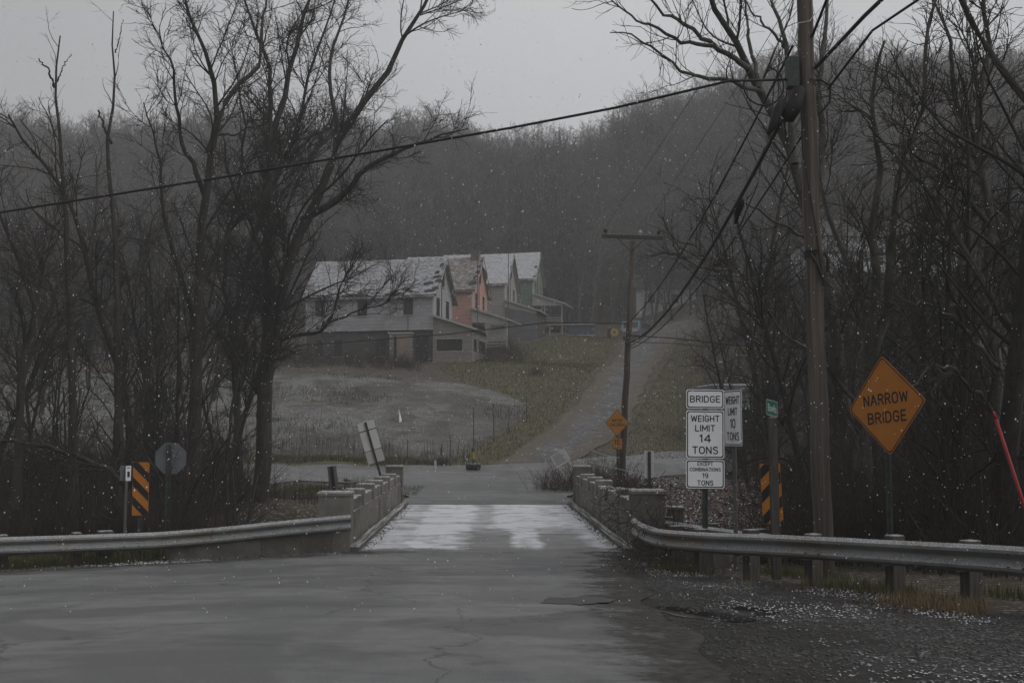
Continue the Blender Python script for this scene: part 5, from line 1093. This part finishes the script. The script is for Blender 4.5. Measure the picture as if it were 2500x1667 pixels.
# right group, traced limbs: pale barked tree behind the pole
d9 = 27.; o9 = on(2085, d9)
L9 = [([(2092, 1300), (2070, 1050), (2030, 780), (1975, 520), (1915, 330), (1857, 219), (1819, 148), (1793, 97), (1755, 46), (1735, 0), (1715, -70)], 27, 24, .30, .06),
      ([(1832, 170), (1780, 135), (1740, 112), (1678, 61), (1653, 43), (1622, 38), (1594, 5), (1560, -50)], 24.4, 23, .085, .02),
      ([(1740, 112), (1699, 105), (1648, 94), (1594, 61), (1569, 61), (1538, 41), (1500, 5), (1470, -20)], 23.6, 22.5, .06, .014),
      ([(1860, 225), (1831, 212), (1780, 201), (1730, 189), (1700, 188), (1653, 171), (1615, 130), (1577, 107), (1533, 79), (1490, 80)], 24.6, 22.6, .07, .014),
      ([(1940, 400), (1935, 250), (1921, 122), (1903, 51), (1877, 0), (1860, -60)], 25.4, 26, .12, .03),
      ([(1850, 215), (1840, 150), (1824, 80), (1818, 30), (1822, -40)], 24.5, 25.5, .07, .02),
      ([(1921, 122), (1880, 80), (1840, 30), (1810, -10)], 25.8, 25, .05, .015),
      ([(1985, 550), (2010, 380), (2000, 200), (2010, 80), (2030, -50)], 26, 28, .14, .04),
      ([(2000, 600), (1930, 560), (1830, 500), (1790, 490)], 25.8, 24, .06, .014)]
make_tree('pale_bark_tree', o9, [limb_px(p, a, b, r0, r1, org=o9, g=g) for p, a, b, r0, r1 in L9], [dict(LEV_HERO[0], up=.11, dens=1.9, lmin=.9, lmax=2.6, rmin=.010), dict(LEV_HERO[1], up=.12, lmax=1.3, rmin=.007), dict(LEV_HERO[2], up=.10, dens=3.2, lmax=.7, rmin=.0055)], 19, M_barkpale, M_twigpale, 'pale barked tree behind the near utility pole reaching up to the left')
d10 = 22.; o10 = on(2110, d10)
L10 = [([(2112, 1330), (2110, 1100), (2117, 900), (2110, 800), (2094, 673), (2053, 596), (2022, 540), (2000, 420)], 22, 22.8, .20, .03), ([(2113, 860), (2135, 760), (2137, 673), (2128, 560), (2150, 400), (2130, 250), (2160, 100)], 22, 21, .13, .03), ([(2120, 900), (2165, 760), (2180, 571), (2200, 400), (2260, 250), (2270, 60), (2300, -50)], 22, 23, .13, .03),
       ([(2114, 1000), (2000, 880), (1900, 800), (1840, 690), (1790, 660), (1750, 640)], 22, 20.5, .06, .012), ([(2118, 930), (2230, 850), (2330, 780), (2430, 740)], 22, 20, .06, .015)]
make_tree('bare_tree', o10, [limb_px(p, a, b, r0, r1, org=o10, g=g) for p, a, b, r0, r1 in L10], LEV_HERO, 20, M_barkpale, M_twigpale, 'mossy forked tree standing just behind the narrow bridge sign')
o11 = on(1990, 24.); L11 = [([(2010, 1310), (1995, 1150), (1960, 1000), (1930, 900), (1915, 780), (1880, 700), (1830, 650)], 24, 22.5, .11, .015), ([(1960, 1000), (1975, 850), (1990, 760)], 24, 25, .06, .015)]
o12 = on(2420, 19.); L12 = [([(2440, 1330), (2420, 1100), (2440, 900), (2400, 700), (2420, 500), (2380, 300), (2420, 100), (2400, -60)], 19, 20, .16, .04), ([(2440, 900), (2350, 800), (2280, 740), (2200, 730)], 19, 17.8, .06, .015), ([(2420, 560), (2330, 440), (2240, 380), (2180, 300)], 19.6, 18, .07, .015), ([(2400, 420), (2330, 250), (2320, 100), (2260, -40)], 19.8, 21, .08, .02), ([(2420, 1000), (2330, 900), (2290, 880), (2200, 960)], 19, 17.5, .05, .012), ([(2430, 1100), (2480, 1000), (2560, 900)], 19, 18, .06, .02)]
make_tree('bare_tree', o12, [limb_px(p, a, b, r0, r1, org=o12, g=g) for p, a, b, r0, r1 in L12], LEV_HERO, 21, M_barkpale, M_twigpale, 'tangled dark tree at the right edge behind the red stake')
# ---- mid-distance trees: six templates, shared meshes
def proc_tree(seed, ht, r0, levels, spread=.35, stems=1, lean=.06, wide=1.):
    g = np.random.default_rng(seed); limbs = []
    for s in range(stems):
        n = 16; P = np.zeros((n, 3)); d = np.array([g.normal() * lean, g.normal() * lean, 1.]); d /= np.linalg.norm(d); P[0] = (g.normal() * .15 * (s > 0), g.normal() * .15 * (s > 0), -.4); hh = ht * (1 if s == 0 else g.uniform(.6, .9))
        for k in range(1, n): d = norm(d + g.normal(size=3) * .05 + np.array([0, 0, .02])); P[k] = P[k - 1] + d * hh / (n - 1)
        limbs.append((P, np.linspace(r0 * (1 if s == 0 else .7), .03, n)))
    main = limbs[0]; q, rr = sprout(main[0][None], main[1][None], g, dens=.55 * wide, ratio=.48, ang=(25 + 12 * (wide - 1), 55 + 20 * (wide - 1)), K=12, wander=.07 * wide, up=.07 / wide ** 2, t0=.28, rk=.6, lmin=2, lmax=7)
    for a, b in zip(q, rr): limbs.append((a, b))
    tr = [tubes(p[None], r[None], 7) for p, r in limbs]; tv, tq = join(tr)
    P = np.stack([resample(p, 12) for p, r in limbs]); Rr = np.stack([np.interp(np.linspace(0, 1, 12), np.linspace(0, 1, len(r)), r) for p, r in limbs]); c = []
    for li, lv in enumerate(levels):
        P, Rr = sprout(P, Rr, g, **lv); c.append(tubes(P, Rr, 4 if li == 0 else 3))
    cv, cq = join(c); return (tv, tq), (cv, cq)
LEV_MID = [dict(dens=1.5, ratio=.36, ang=(25, 60), K=6, wander=.12, up=.05, t0=.15, lmin=.5, lmax=2.6, rmin=.011), dict(dens=3.0, ratio=.45, ang=(25, 55), K=4, wander=.14, up=.04, lmin=.35, lmax=1.3, rmin=.009), dict(dens=4.2, ratio=.5, ang=(20, 55), K=3, wander=.14, up=.03, lmin=.22, lmax=.7, rmin=.0078)]
TEM = []
for k in range(5):
    (tv, tq), (cv, cq) = proc_tree(40 + k, [12, 14, 11, 9, 13][k], [.17, .2, .13, .1, .15][k], LEV_MID, stems=[1, 1, 2, 3, 2][k], lean=[.06, .08, .15, .2, .12][k])
    TEM.append((raw_mesh('trunk', tv, [tq], M_bark, True), raw_mesh('crown', cv, [cq], M_twig)))
def place(tpl, x, y, s, rz, label, group, tilt=0., name='bare_tree'):
    o = empty(name, (x, y, float(h(x, y))), 0, label, 'tree', group, rot=(tilt * math.sin(rz * 3), tilt * math.cos(rz * 2), rz)); o.scale = (s, s, s)
    obj('trunk', TEM[tpl][0], o); obj('crown', TEM[tpl][1], o); return o
rr = random.Random(5)
for k in range(46):       # wood behind the right guard rail
    d = rr.uniform(19, 52); lo = 1760 if d > 36 else 1950
    px = rr.uniform(lo, 2560); x = gx(px, d)
    if d < 24 and px < 2200: continue
    place(rr.randrange(5), x, d, rr.uniform(.6, 1.05), rr.uniform(0, 6.3), 'bare tree in the dark thicket behind the right guard rail', 'trees of the right bank thicket', .12)
for k in range(16):
    d = rr.uniform(54, 80); x = gx(rr.uniform(1790, 2500), d); place(rr.randrange(5), x, d, rr.uniform(.7, 1.1), rr.uniform(0, 6.3), 'bare tree on the slope around the pale hillside house', 'trees on the right slope', .08)
for k in range(22):       # creek bank trees on the left
    d = rr.uniform(27, 43); px = rr.uniform(-60, 600); x = gx(px, d); place(rr.choice((2, 3, 3, 4, 0)), x, d, rr.uniform(.45, .85), rr.uniform(0, 6.3), 'thin bare creekside tree in the left thicket', 'thin trees of the left creek bank', .12)
for k in range(16):
    d = rr.uniform(56, 92); px = rr.uniform(-80, 560); x = gx(px, d); place(rr.randrange(5), x, d, rr.uniform(.7, 1.15), rr.uniform(0, 6.3), 'bare tree on the left slope beyond the valley road', 'trees on the left slope', .08)
for k in range(7):
    px = [1570, 1600, 1622, 1645, 1690, 1720, 1760][k]; d = [133, 128, 137, 131, 126, 118, 108][k]; place([1, 0, 4, 1, 0, 2, 4][k], gx(px, d), d, rr.uniform(.9, 1.2), rr.uniform(0, 6.3), 'tall bare tree beside the top of the driveway', 'trees around the top of the drive', .05)
# ---- far wood on the hill: one mass, instanced
LEV_FAR = [dict(dens=.9, ratio=.40, ang=(28, 65), K=4, wander=.16, up=.02, t0=.1, lmin=.9, lmax=3, rmin=.028), dict(dens=1.7, ratio=.5, ang=(25, 60), K=3, wander=.18, up=.02, lmin=.6, lmax=1.5, rmin=.024)]
far_col = bpy.data.collections.new('far_tree_kinds')
for k in range(6):
    (tv, tq), (cv, cq) = proc_tree(70 + k, 12 + k % 3, .13, LEV_FAR, stems=1 + (k % 3 == 2), lean=.09, wide=1.5); v, q = join([(tv, tq), (cv, cq)])
    far_col.objects.link(bpy.data.objects.new('far_tree', raw_mesh('far_tree', v, [q], M_far)))
def wood(name, pts, scl, col, label=None):
    me = bpy.data.meshes.new(name); me.vertices.add(len(pts)); me.vertices.foreach_set('co', np.asarray(pts, np.float32).ravel())
    at = me.attributes.new('sc', 'FLOAT', 'POINT'); at.data.foreach_set('value', np.asarray(scl, np.float32)); me.update()
    o = obj(name, me, kind='stuff'); md = o.modifiers.new('scatter', 'NODES'); ng = bpy.data.node_groups.new(name, 'GeometryNodeTree'); md.node_group = ng
    ng.interface.new_socket('Geometry', in_out='INPUT', socket_type='NodeSocketGeometry'); ng.interface.new_socket('Geometry', in_out='OUTPUT', socket_type='NodeSocketGeometry')
    n, l = ng.nodes, ng.links; gi, go = n.new('NodeGroupInput'), n.new('NodeGroupOutput'); ip = n.new('GeometryNodeInstanceOnPoints'); ci = n.new('GeometryNodeCollectionInfo')
    ci.inputs['Collection'].default_value = col; ci.inputs['Separate Children'].default_value = True; ci.inputs['Reset Children'].default_value = True
    rv = n.new('FunctionNodeRandomValue'); rv.data_type = 'FLOAT_VECTOR'; rv.inputs[0].default_value = (-.07, -.07, 0); rv.inputs[1].default_value = (.07, .07, 6.28)
    na = n.new('GeometryNodeInputNamedAttribute'); na.data_type = 'FLOAT'; na.inputs['Name'].default_value = 'sc'
    l.new(gi.outputs[0], ip.inputs['Points']); l.new(ci.outputs[0], ip.inputs['Instance']); ip.inputs['Pick Instance'].default_value = True
    l.new(rv.outputs[0], ip.inputs['Rotation']); l.new(na.outputs[0], ip.inputs['Scale']); l.new(ip.outputs[0], go.inputs[0])
    if label: o['label'] = label
    return o
g = np.random.default_rng(21); n_ = 5200; y = 128 + 112 * g.random(n_) ** .9; x = (g.random(n_) * 2 - 1) * (y * .5 + 12)
keep = ~((y < 150) & (np.abs(x - gx(1600, y)) < 7) & (y < 140)) & ~((y < 133) & (x > gx(1290, y)) & (x < gx(1780, y)))
x, y = x[keep], y[keep]; wood('hillside_wood', np.stack([x, y, h(x, y) - .2], 1), (.72 + .42 * g.random(len(x))) * (1.0 + .14 * np.sin(x * .11 + 1.3) * np.sin(x * .043 + y * .05) + .08 * np.sin(x * .31)), far_col, 'grey leafless wood covering the whole hillside')
n_ = 900; y = 84 + 45 * g.random(n_); x = np.where(g.random(n_) < .62, -y * .14 - 11 - g.random(n_) * (y * .36), y * .16 + 8 + g.random(n_) * (y * .36))
k2 = (x > 0) | (y > 92); x, y = x[k2], y[k2]; wood('slope_wood', np.stack([x, y, h(x, y) - .2], 1), .5 + .5 * g.random(len(x)), far_col, 'leafless wood on the nearer slopes left and right')
# skyline tree and pines that stand out
o = place(1, gx(1560, 190), 190, 1.3, 1.0, 'taller bare tree standing above the skyline left of the pale tree', None, .0)
M_pine = mat('pine_needles', (.02, .03, .018), (.04, .052, .03), scale=3)
def pine(px, d, ht, lab):
    x = gx(px, d); o = empty('pine_tree', (x, d, float(h(x, d))), 0, lab, 'tree', 'dark pines on the ridge'); g = np.random.default_rng(int(px))
    MB().tube([(0, 0, -.3), (0, 0, ht)], [.22, .03], 7).build('trunk', M_bark, o); n_ = 2600; t = g.random(n_) ** .7; a = g.random(n_) * 6.283; r_ = (1 - t) ** .8 * ht * .26 * np.sqrt(g.random(n_)) * (1 + .3 * np.sin(t * 40)) + .1
    c = np.stack([r_ * np.cos(a), r_ * np.sin(a), ht * (.22 + .78 * t) - r_ * .25], 1); dv = norm(np.stack([np.cos(a), np.sin(a), g.normal(size=n_) * .4], 1)) * .45; sd = norm(g.normal(size=(n_, 3))) * .10
    V = np.stack([c - sd, c + sd, c + dv], 1).reshape(-1, 3); obj('crown', raw_mesh('crown', V, [np.arange(n_ * 3).reshape(-1, 3)], M_pine), o)
pine(1530, 192, 13, 'dark pine on the ridge below the skyline tree'); pine(1590, 188, 14.5, 'dark pine on the ridge right of the skyline tree'); pine(1618, 194, 12, 'dark pine farthest right on the ridge')

# ------------------------------------------------------------------ brush, grass, leaves
def brush_mesh(name, seed, n, rad, ht, mtl, K=6, sub=True):
    g = np.random.default_rng(seed); P0 = np.stack([g.normal(size=n) * rad * .5, g.normal(size=n) * rad * .5, np.zeros(n) - .05], 1); d = norm(np.stack([g.normal(size=n) * .35, g.normal(size=n) * .35, np.ones(n)], 1)); ln = ht * (.45 + .55 * g.random(n))
    q = np.zeros((n, K, 3)); q[:, 0] = P0; wv = np.zeros((n, 3))
    for k in range(1, K): wv = wv * .6 + g.normal(size=(n, 3)) * .12; d = norm(d + wv); q[:, k] = q[:, k - 1] + d * (ln / (K - 1))[:, None]
    rr_ = np.linspace(.010, .003, K)[None] * (.6 + .8 * g.random(n))[:, None]; ps = [tubes(q, rr_, 3)]
    q2, r2 = sprout(q, rr_, g, dens=3.2, ratio=.4, ang=(20, 60), K=4, wander=.15, up=.03, lmin=.15, lmax=.8, rmin=.003); ps.append(tubes(q2, r2, 3))
    if sub: q3, r3 = sprout(q2, r2, g, dens=3., ratio=.5, ang=(20, 60), K=3, wander=.1, up=.02, lmin=.1, lmax=.35, rmin=.0025); ps.append(tubes(q3, r3, 3))
    v, f = join(ps); return raw_mesh(name, v, [f], mtl)
br_col = bpy.data.collections.new('brush_kinds')
for k in range(5): br_col.objects.link(bpy.data.objects.new('brush_clump', brush_mesh('brush_clump', 90 + k, 26, 1.0, [1.6, 2.2, 1.3, 2.8, 1.9][k], M_brush)))
def scatter(fn, n, seed):
    g = np.random.default_rng(seed); return fn(g, n)
def pts_px(g, n, px0, px1, d0, d1):
    d = d0 + (d1 - d0) * g.random(n); x = gx(px0 + (px1 - px0) * g.random(n), d); return x, d
g = np.random.default_rng(31)
x1, y1 = pts_px(g, 520, -120, 590, 22.8, 44); k_ = (x1 < -4.6); x1, y1 = x1[k_], y1[k_]
wood('left_thicket', np.stack([x1, y1, h(x1, y1)], 1), .5 + .7 * g.random(len(x1)), br_col, 'dense tangled brush behind the left guard rail')
x1, y1 = pts_px(g, 760, 1900, 2620, 18, 48); k_ = (x1 > 5.2) & ((y1 > 20) | (x1 > 7)); x1, y1 = x1[k_], y1[k_]
wood('right_thicket', np.stack([x1, y1, h(x1, y1)], 1), .5 + .8 * g.random(len(x1)), br_col, 'dense tangled brush behind the right guard rail')
x1, y1 = pts_px(g, 300, 1700, 2620, 48, 95); k_ = x1 > 9.5; x1, y1 = x1[k_], y1[k_]
wood('right_slope_brush', np.stack([x1, y1, h(x1, y1)], 1), .7 + 1. * g.random(len(x1)), br_col, 'dark brush covering the slope on the right')
x1, y1 = pts_px(g, 110, 560, 1050, 80, 86); x2, y2 = pts_px(g, 60, -100, 700, 54, 90); x3, y3 = pts_px(g, 60, 1100, 1290, 86, 100)
x1, y1 = np.concatenate([x1, x2, x3]), np.concatenate([y1, y2, y3]); wood('slope_brush', np.stack([x1, y1, h(x1, y1)], 1), .35 + .45 * g.random(len(x1)), br_col, 'low brown brush in front of the row houses')
M_bush = mat('red_brown_brush', (.055, .035, .028), (.10, .07, .058), scale=3)
bu_me = [brush_mesh('branches', 120 + k, 150, 1.0, 1.55, M_bush) for k in range(2)]
for k, (px, d, s, lab) in enumerate(((1352, 43.5, .75, 'low bare bush left of the tipped yard sign'), (1412, 43, 1.0, 'bare brown bush right of the tipped yard sign'), (1462, 44, 1.05, 'tallest bare brown bush left of the watch children sign'), (1500, 42.5, .85, 'bare bush at the foot of the watch children sign'), (1540, 41, .6, 'small bare bush behind the right parapet'))):
    p_ = on(px, d); o = empty('bush', p_, k * 1.3, lab, 'bush', 'bare bushes beyond the right parapet'); o.scale = (s,) * 3; obj('branches', bu_me[k % 2], o)
for k, (px, d, s, lab) in enumerate(((1085, 52.6, .45, 'dark weedy bush behind the broken upright board'), (1310, 79, .6, 'dark low bush on the grass left of the driveway'))):
    p_ = on(px, d); o = empty('bush', p_, k * 2.3, lab, 'bush'); o.scale = (s,) * 3; obj('branches', bu_me[k % 2], o)
# evergreen shrub by the shed
o = empty('evergreen_shrub', on(1815, 57.5), 0, 'round dark evergreen shrub in front of the white shed', 'shrub'); g = np.random.default_rng(9); n_ = 3000
c = norm(g.normal(size=(n_, 3))) * (.35 + .65 * g.random(n_) ** .4)[:, None] * np.array([.75, .75, 1.15]) * (1 + .15 * np.sin(np.arange(n_) * .7))[:, None] + np.array([0, 0, 1.1]); dv = norm(g.normal(size=(n_, 3))) * .16; sd = norm(g.normal(size=(n_, 3))) * .05
obj('foliage', raw_mesh('foliage', np.stack([c - sd, c + sd, c + dv], 1).reshape(-1, 3), [np.arange(n_ * 3).reshape(-1, 3)], mat('shrub_green', (.03, .034, .022), (.05, .055, .036), scale=4)), o); MB().tube([(0, 0, -.2), (0, 0, .8)], .06, 6).build('stem', M_bark, o)
def blades(name, x, y, ht, mtl, seed, label=None, wd=.006, z=None, lean=.5):
    g = np.random.default_rng(seed); n = len(x); z = h(x, y) if z is None else z; b = np.stack([x, y, z - .01], 1); hh = ht * (.4 + .8 * g.random(n)); a = g.random(n) * 6.283
    ld = np.stack([np.cos(a), np.sin(a), 0 * a], 1) * (hh * lean * g.random(n))[:, None]; sd = np.stack([-np.sin(a), np.cos(a), 0 * a], 1) * wd; up = np.stack([0 * hh, 0 * hh, hh], 1)
    V = np.stack([b - sd, b + sd, b + ld * .4 + up * .6 + sd * .6, b + ld * .4 + up * .6 - sd * .6, b + ld + up * .92], 1).reshape(-1, 3); i = np.arange(n)[:, None] * 5
    o = obj(name, raw_mesh(name, V, [i + np.array([[0, 1, 2, 3]]), i + np.array([[3, 2, 4]])], mtl), kind='stuff')
    if label: o['label'] = label
    return o
M_gr = mat('green_grass', (.045, .052, .018), (.095, .09, .038), scale=2); M_gd = mat('dry_grass', (.12, .085, .045), (.20, .15, .085), scale=3)
g = np.random.default_rng(41)
def along(path, n, w0, w1):
    P = resample(np.array(path, float), 200); i = (g.random(n) * 198).astype(int); t = P[i + 1] - P[i]; t /= np.linalg.norm(t, axis=1)[:, None]; nn_ = np.stack([-t[:, 1], t[:, 0]], 1); q = P[i] + t * g.random(n)[:, None] * .1 + nn_ * (w0 + (w1 - w0) * g.random(n))[:, None]; return q[:, 0], q[:, 1]
rp = [(gx(p, d), d) for p, d in ((1570, 20.4), (1612, 18.6), (1740, 17.3), (1860, 16.4), (1980, 15.6), (2200, 14.1), (2435, 12.7), (2640, 11.4))]
x, y = along(rp, 9000, -.1, 1.6); k = np.sin(x * 3.1) + np.sin(y * 2.3 + x) > .9 * g.random(len(x)); x, y = x[k], y[k]; blades('rail_grass', x, y, .20, M_gr, 1, 'green tufts under the right guard rail')
x, y = along(rp[3:], 4200, -.7, .4); k = np.sin(x * 2.7 + 1) + np.sin(y * 1.9 - x) > .35 + .8 * g.random(len(x)); x, y = x[k], y[k]; blades('dry_grass', x, y, .17, M_gd, 2, 'dry tan grass along the right shoulder')
lpth = [(gx(p, d), d) for p, d in ((440, 21.4), (200, 20.5), (0, 19.7), (-200, 18.6))]
x, y = along(lpth[::-1], 6000, .1, 1.8); blades('left_verge_grass', x, y, .2, M_gr, 3, 'green grass under the left guard rail')
def inpoly_pts(poly, n):
    p = np.array([q[:2] for q in poly]); lo, hi = p.min(0), p.max(0); x = lo[0] + (hi[0] - lo[0]) * g.random(n); y = lo[1] + (hi[1] - lo[1]) * g.random(n); k = in_poly(x, y, poly); return x[k], y[k]
x, y = inpoly_pts(P_grass1, 60000); blades('bank_grass', x, y, .22, M_gr, 4, 'rough grass on the bank between field and driveway', .012)
x, y = inpoly_pts(P_grass2, 40000); blades('lawn_grass', x, y, .16, M_gr, 5, 'grass slope right of the driveway', .012)
x, y = inpoly_pts([(-16, 40.5), (-3.4, 40.5), (-3.4, 44.6), (-16, 44.6)], 14000); blades('road_verge_grass', x, y, .16, M_gr, 6, 'grass verge near the left end of the bridge', .008)
x, y = inpoly_pts([(-22, 51.6), (-3, 52.2), (-3, 53.6), (-22, 53.0)], 10000); blades('far_verge_grass', x, y, .28, M_gr, 7, 'grass along the far edge of the valley road', .01)
x, y = inpoly_pts([(-40, 55), (1, 55), (1, 84), (-40, 84)], 26000); k = in_poly(x, y, P_field) & (np.sin(x * .55 + 1) + np.sin(y * .7 + x * .2) > .3 + 1. * g.random(len(x))); blades('field_weeds', x[k], y[k], .3, M_brush, 8, 'dead weeds scattered over the snowy field', .012)
x, y = inpoly_pts([(-20, 53.2), (-2, 53.2), (-2, 55.5), (-20, 55.5)], 700); blades('fence_weeds', x, y, .8, M_brush, 9, 'tall dead weeds along the field fence', .010, lean=.25)
x, y = inpoly_pts([(-9, 38.3), (-4, 38.3), (-4, 41), (-9, 41)], 500); blades('bridge_end_weeds', x, y, .8, M_brush, 10, 'dark weed stalks beyond the left parapet', .008, lean=.2)
# fallen leaves with snow between
def leaves(name, x, y, size, mtl, seed, label):
    g = np.random.default_rng(seed); n = len(x); c = np.stack([x, y, h(x, y) + .02 + .03 * g.random(n)], 1); a = norm(np.stack([g.normal(size=n), g.normal(size=n), g.normal(size=n) * .35], 1)) * (size * (.6 + .8 * g.random(n)))[:, None]; b = norm(np.cross(a, np.array([0, 0, 1.]) + g.normal(size=(n, 3)) * .3)) * size * .5
    V = np.stack([c - a, c + b, c + a, c - b], 1).reshape(-1, 3); o = obj(name, raw_mesh(name, V, [np.arange(n * 4).reshape(-1, 4)], mtl), kind='stuff'); o['label'] = label; return o
M_leaf = mat('fallen_leaf', (.05, .024, .019), (.105, .066, .048), scale=2); M_snowbit = mat('snow', (.80, .81, .84), (.88, .89, .92), scale=5)
x, y = inpoly_pts([(3, 34), (16, 34), (20, 50), (6, 50)], 15000); leaves('leaf_litter', x, y, .06, M_leaf, 1, 'reddish fallen leaves on the bank right of the bridge')
x, y = inpoly_pts([(3, 34), (16, 34), (20, 50), (6, 50)], 4500); leaves('snow_on_leaves', x, y, .045, M_snowbit, 2, 'flecks of snow lying on the fallen leaves')
x, y = along(rp, 2600, -1.1, .2); k = np.sin(x * 3 + 2) + np.sin(y * 2.1) > .9 * g.random(len(x)); x, y = x[k], y[k]; leaves('shoulder_litter', x, y, .022, M_leaf, 3, 'dark leaf scraps on the gravel shoulder')
x, y = along(rp, 4500, -1.2, .3); k = (np.sin(x * 3.3) + np.sin(y * 2.7 + x * 1.5) > .1 + .9 * g.random(len(x))) & (x > np.interp(y, [8, 12, 16, 20, 22.7], [1.7, 1.75, 1.95, 2.25, 2.45])); x, y = x[k], y[k]; leaves('shoulder_snow', x, y, .014, mat('old_snow', (.42, .42, .44), (.6, .6, .62), scale=9), 4, 'snow flecks caught in the gravel shoulder')
# gravel stones
ico = MB(); bmx = bmesh.new(); bmesh.ops.create_icosphere(bmx, subdivisions=1, radius=1); iv = np.array([v.co for v in bmx.verts]); it = np.array([[v.index for v in f.verts] for f in bmx.faces]); bmx.free()
def pebbles(name, x, y, z, size, mtl, seed, label, flat=.6):
    g = np.random.default_rng(seed); n = len(x); s = size * (.4 + g.random(n)); V = iv[None] * (s[:, None] * np.ones(3) * (.7 + .6 * g.random((n, 3))))[:, None] * np.array([1, 1, flat]) * (1 + .28 * g.normal(size=(n, len(iv), 1))) + np.stack([x, y, z], 1)[:, None]
    o = obj(name, raw_mesh(name, V.reshape(-1, 3), [(np.arange(n)[:, None, None] * len(iv) + it[None]).reshape(-1, 3)], mtl), kind='stuff'); o['label'] = label; return o
M_stone = mat('gravel_stone', (.045, .043, .04), (.12, .115, .108), scale=1.5, snow=.35, snow_scale=3)
x, y = inpoly_pts([(1.5, 7), (8, 6.5), (5.4, 12.6), (4.1, 15.4), (2.5, 18.4), (2.2, 21.8), (1.7, 15)], 14000); pebbles('shoulder_gravel', x, y, h(x, y) + .004, .015, M_stone, 1, 'loose gravel scattered on the right shoulder')
x, y = along([(-3.35, 22.4), (-5, 21.75), (-7, 20.9), (-10, 19.1), (-14, 16.4)][::-1], 2600, -.35, .15); pebbles('left_gravel', x, y, base_h(x, y) + .02, .022, M_stone, 2, 'gravel and snow along the left road edge')
xx = np.concatenate([axis_x(22.7 + 14.6 * g.random(900)) * 0 for _ in range(1)]); yv = 22.7 + 14.6 * g.random(900); sd_ = np.where(g.random(900) < .5, -1, 1); x = axis_x(yv) + sd_ * (2.58 - .22 * g.random(900) ** 2); pebbles('kerb_debris', x, yv, 0 * x + .028, .014, M_stone, 3, 'dirt and grit gathered along the bridge kerbs')
# vines over the right parapet end
g = np.random.default_rng(51); c0 = bworld(3.0, 2.5, 0); n_ = 160; q = np.zeros((n_, 8, 3)); q[:, 0] = c0 + np.stack([g.uniform(-.25, .75, n_), g.uniform(-.35, .3, n_), g.uniform(.2, 1.2, n_)], 1); d = norm(g.normal(size=(n_, 3)) + np.array([0, -.6, .1]))
for k in range(1, 8): d = norm(d + g.normal(size=(n_, 3)) * .45 + np.array([0, 0, -.1])); q[:, k] = q[:, k - 1] + d * .11
v, f = tubes(q, np.full((n_, 8), .006), 3); vo = obj('bridge_vines', raw_mesh('bridge_vines', v, [f], M_brush), kind='stuff'); vo['label'] = 'dead vines over the near end of the right parapet'
c1 = np.array([gx(1575, 20), 20, .55]); q = np.zeros((n_, 8, 3)); q[:, 0] = c1 + np.stack([g.uniform(-.3, .55, n_), g.uniform(-1.0, 1.3, n_), g.uniform(-.5, .25, n_)], 1); d = norm(g.normal(size=(n_, 3)))
for k in range(1, 8): d = norm(d + g.normal(size=(n_, 3)) * .45); q[:, k] = q[:, k - 1] + d * .10
v, f = tubes(q, np.full((n_, 8), .005), 3); vo = obj('rail_vines', raw_mesh('rail_vines', v, [f], M_brush), kind='stuff'); vo['label'] = 'dead vines tangled over the bent rail end'

# ------------------------------------------------------------------ falling snow and haze
M_flake = bpy.data.materials.new('snowflake'); M_flake.use_nodes = True; _n, _l = M_flake.node_tree.nodes, M_flake.node_tree.links; _n.clear()
_o = _n.new('ShaderNodeOutputMaterial'); _d = _n.new('ShaderNodeBsdfDiffuse'); _t = _n.new('ShaderNodeBsdfTranslucent'); _m = _n.new('ShaderNodeMixShader'); _m.inputs[0].default_value = .5
_nz = _n.new('ShaderNodeTexNoise'); _nz.inputs['Scale'].default_value = 2.; _cr = _n.new('ShaderNodeValToRGB'); _cr.color_ramp.elements[0].color = (.78, .79, .81, 1); _cr.color_ramp.elements[1].color = (.97, .97, .98, 1); _l.new(_nz.outputs['Fac'], _cr.inputs['Fac'])
for _q in (_d, _t): _l.new(_cr.outputs[0], _q.inputs['Color'])
_l.new(_d.outputs[0], _m.inputs[1]); _l.new(_t.outputs[0], _m.inputs[2]); _l.new(_m.outputs[0], _o.inputs['Surface'])
g = np.random.default_rng(61); n_ = 21000; d = 8 + 82 * g.random(n_) ** 1.15; px = g.uniform(-150, 2650, n_); py = g.uniform(-150, 1500, n_)
P = np.stack([(px - CX) / F * d, d, HC + (1058 - py) / F * d], 1); k = P[:, 2] > h(P[:, 0], P[:, 1]) + .1; P = P[k]; ov = np.array([(1, 0, 0), (-1, 0, 0), (0, 1, 0), (0, -1, 0), (0, 0, 1.3), (0, 0, -1.3)], float); of = np.array([(0, 2, 4), (2, 1, 4), (1, 3, 4), (3, 0, 4), (2, 0, 5), (1, 2, 5), (3, 1, 5), (0, 3, 5)])
s = .0022 + .0045 * g.random(len(P)) ** 3 + .00011 * P[:, 1]; V = P[:, None] + ov[None] * s[:, None, None]
fs = obj('falling_snow', raw_mesh('falling_snow', V.reshape(-1, 3), [(np.arange(len(P))[:, None, None] * 6 + of[None]).reshape(-1, 3)], M_flake), kind='stuff'); fs['label'] = 'small snowflakes drifting through the air'
hm = bpy.data.materials.new('haze'); hm.use_nodes = True; hn, hl = hm.node_tree.nodes, hm.node_tree.links; hn.clear(); ho = hn.new('ShaderNodeOutputMaterial'); pv = hn.new('ShaderNodeVolumePrincipled')
pv.inputs['Color'].default_value = (.92, .91, .90, 1); pv.inputs['Density'].default_value = .0013; hl.new(pv.outputs[0], ho.inputs['Volume'])
MB().box(-420, 420, -70, 430, -8, 110).build('haze', hm, kind='stuff')
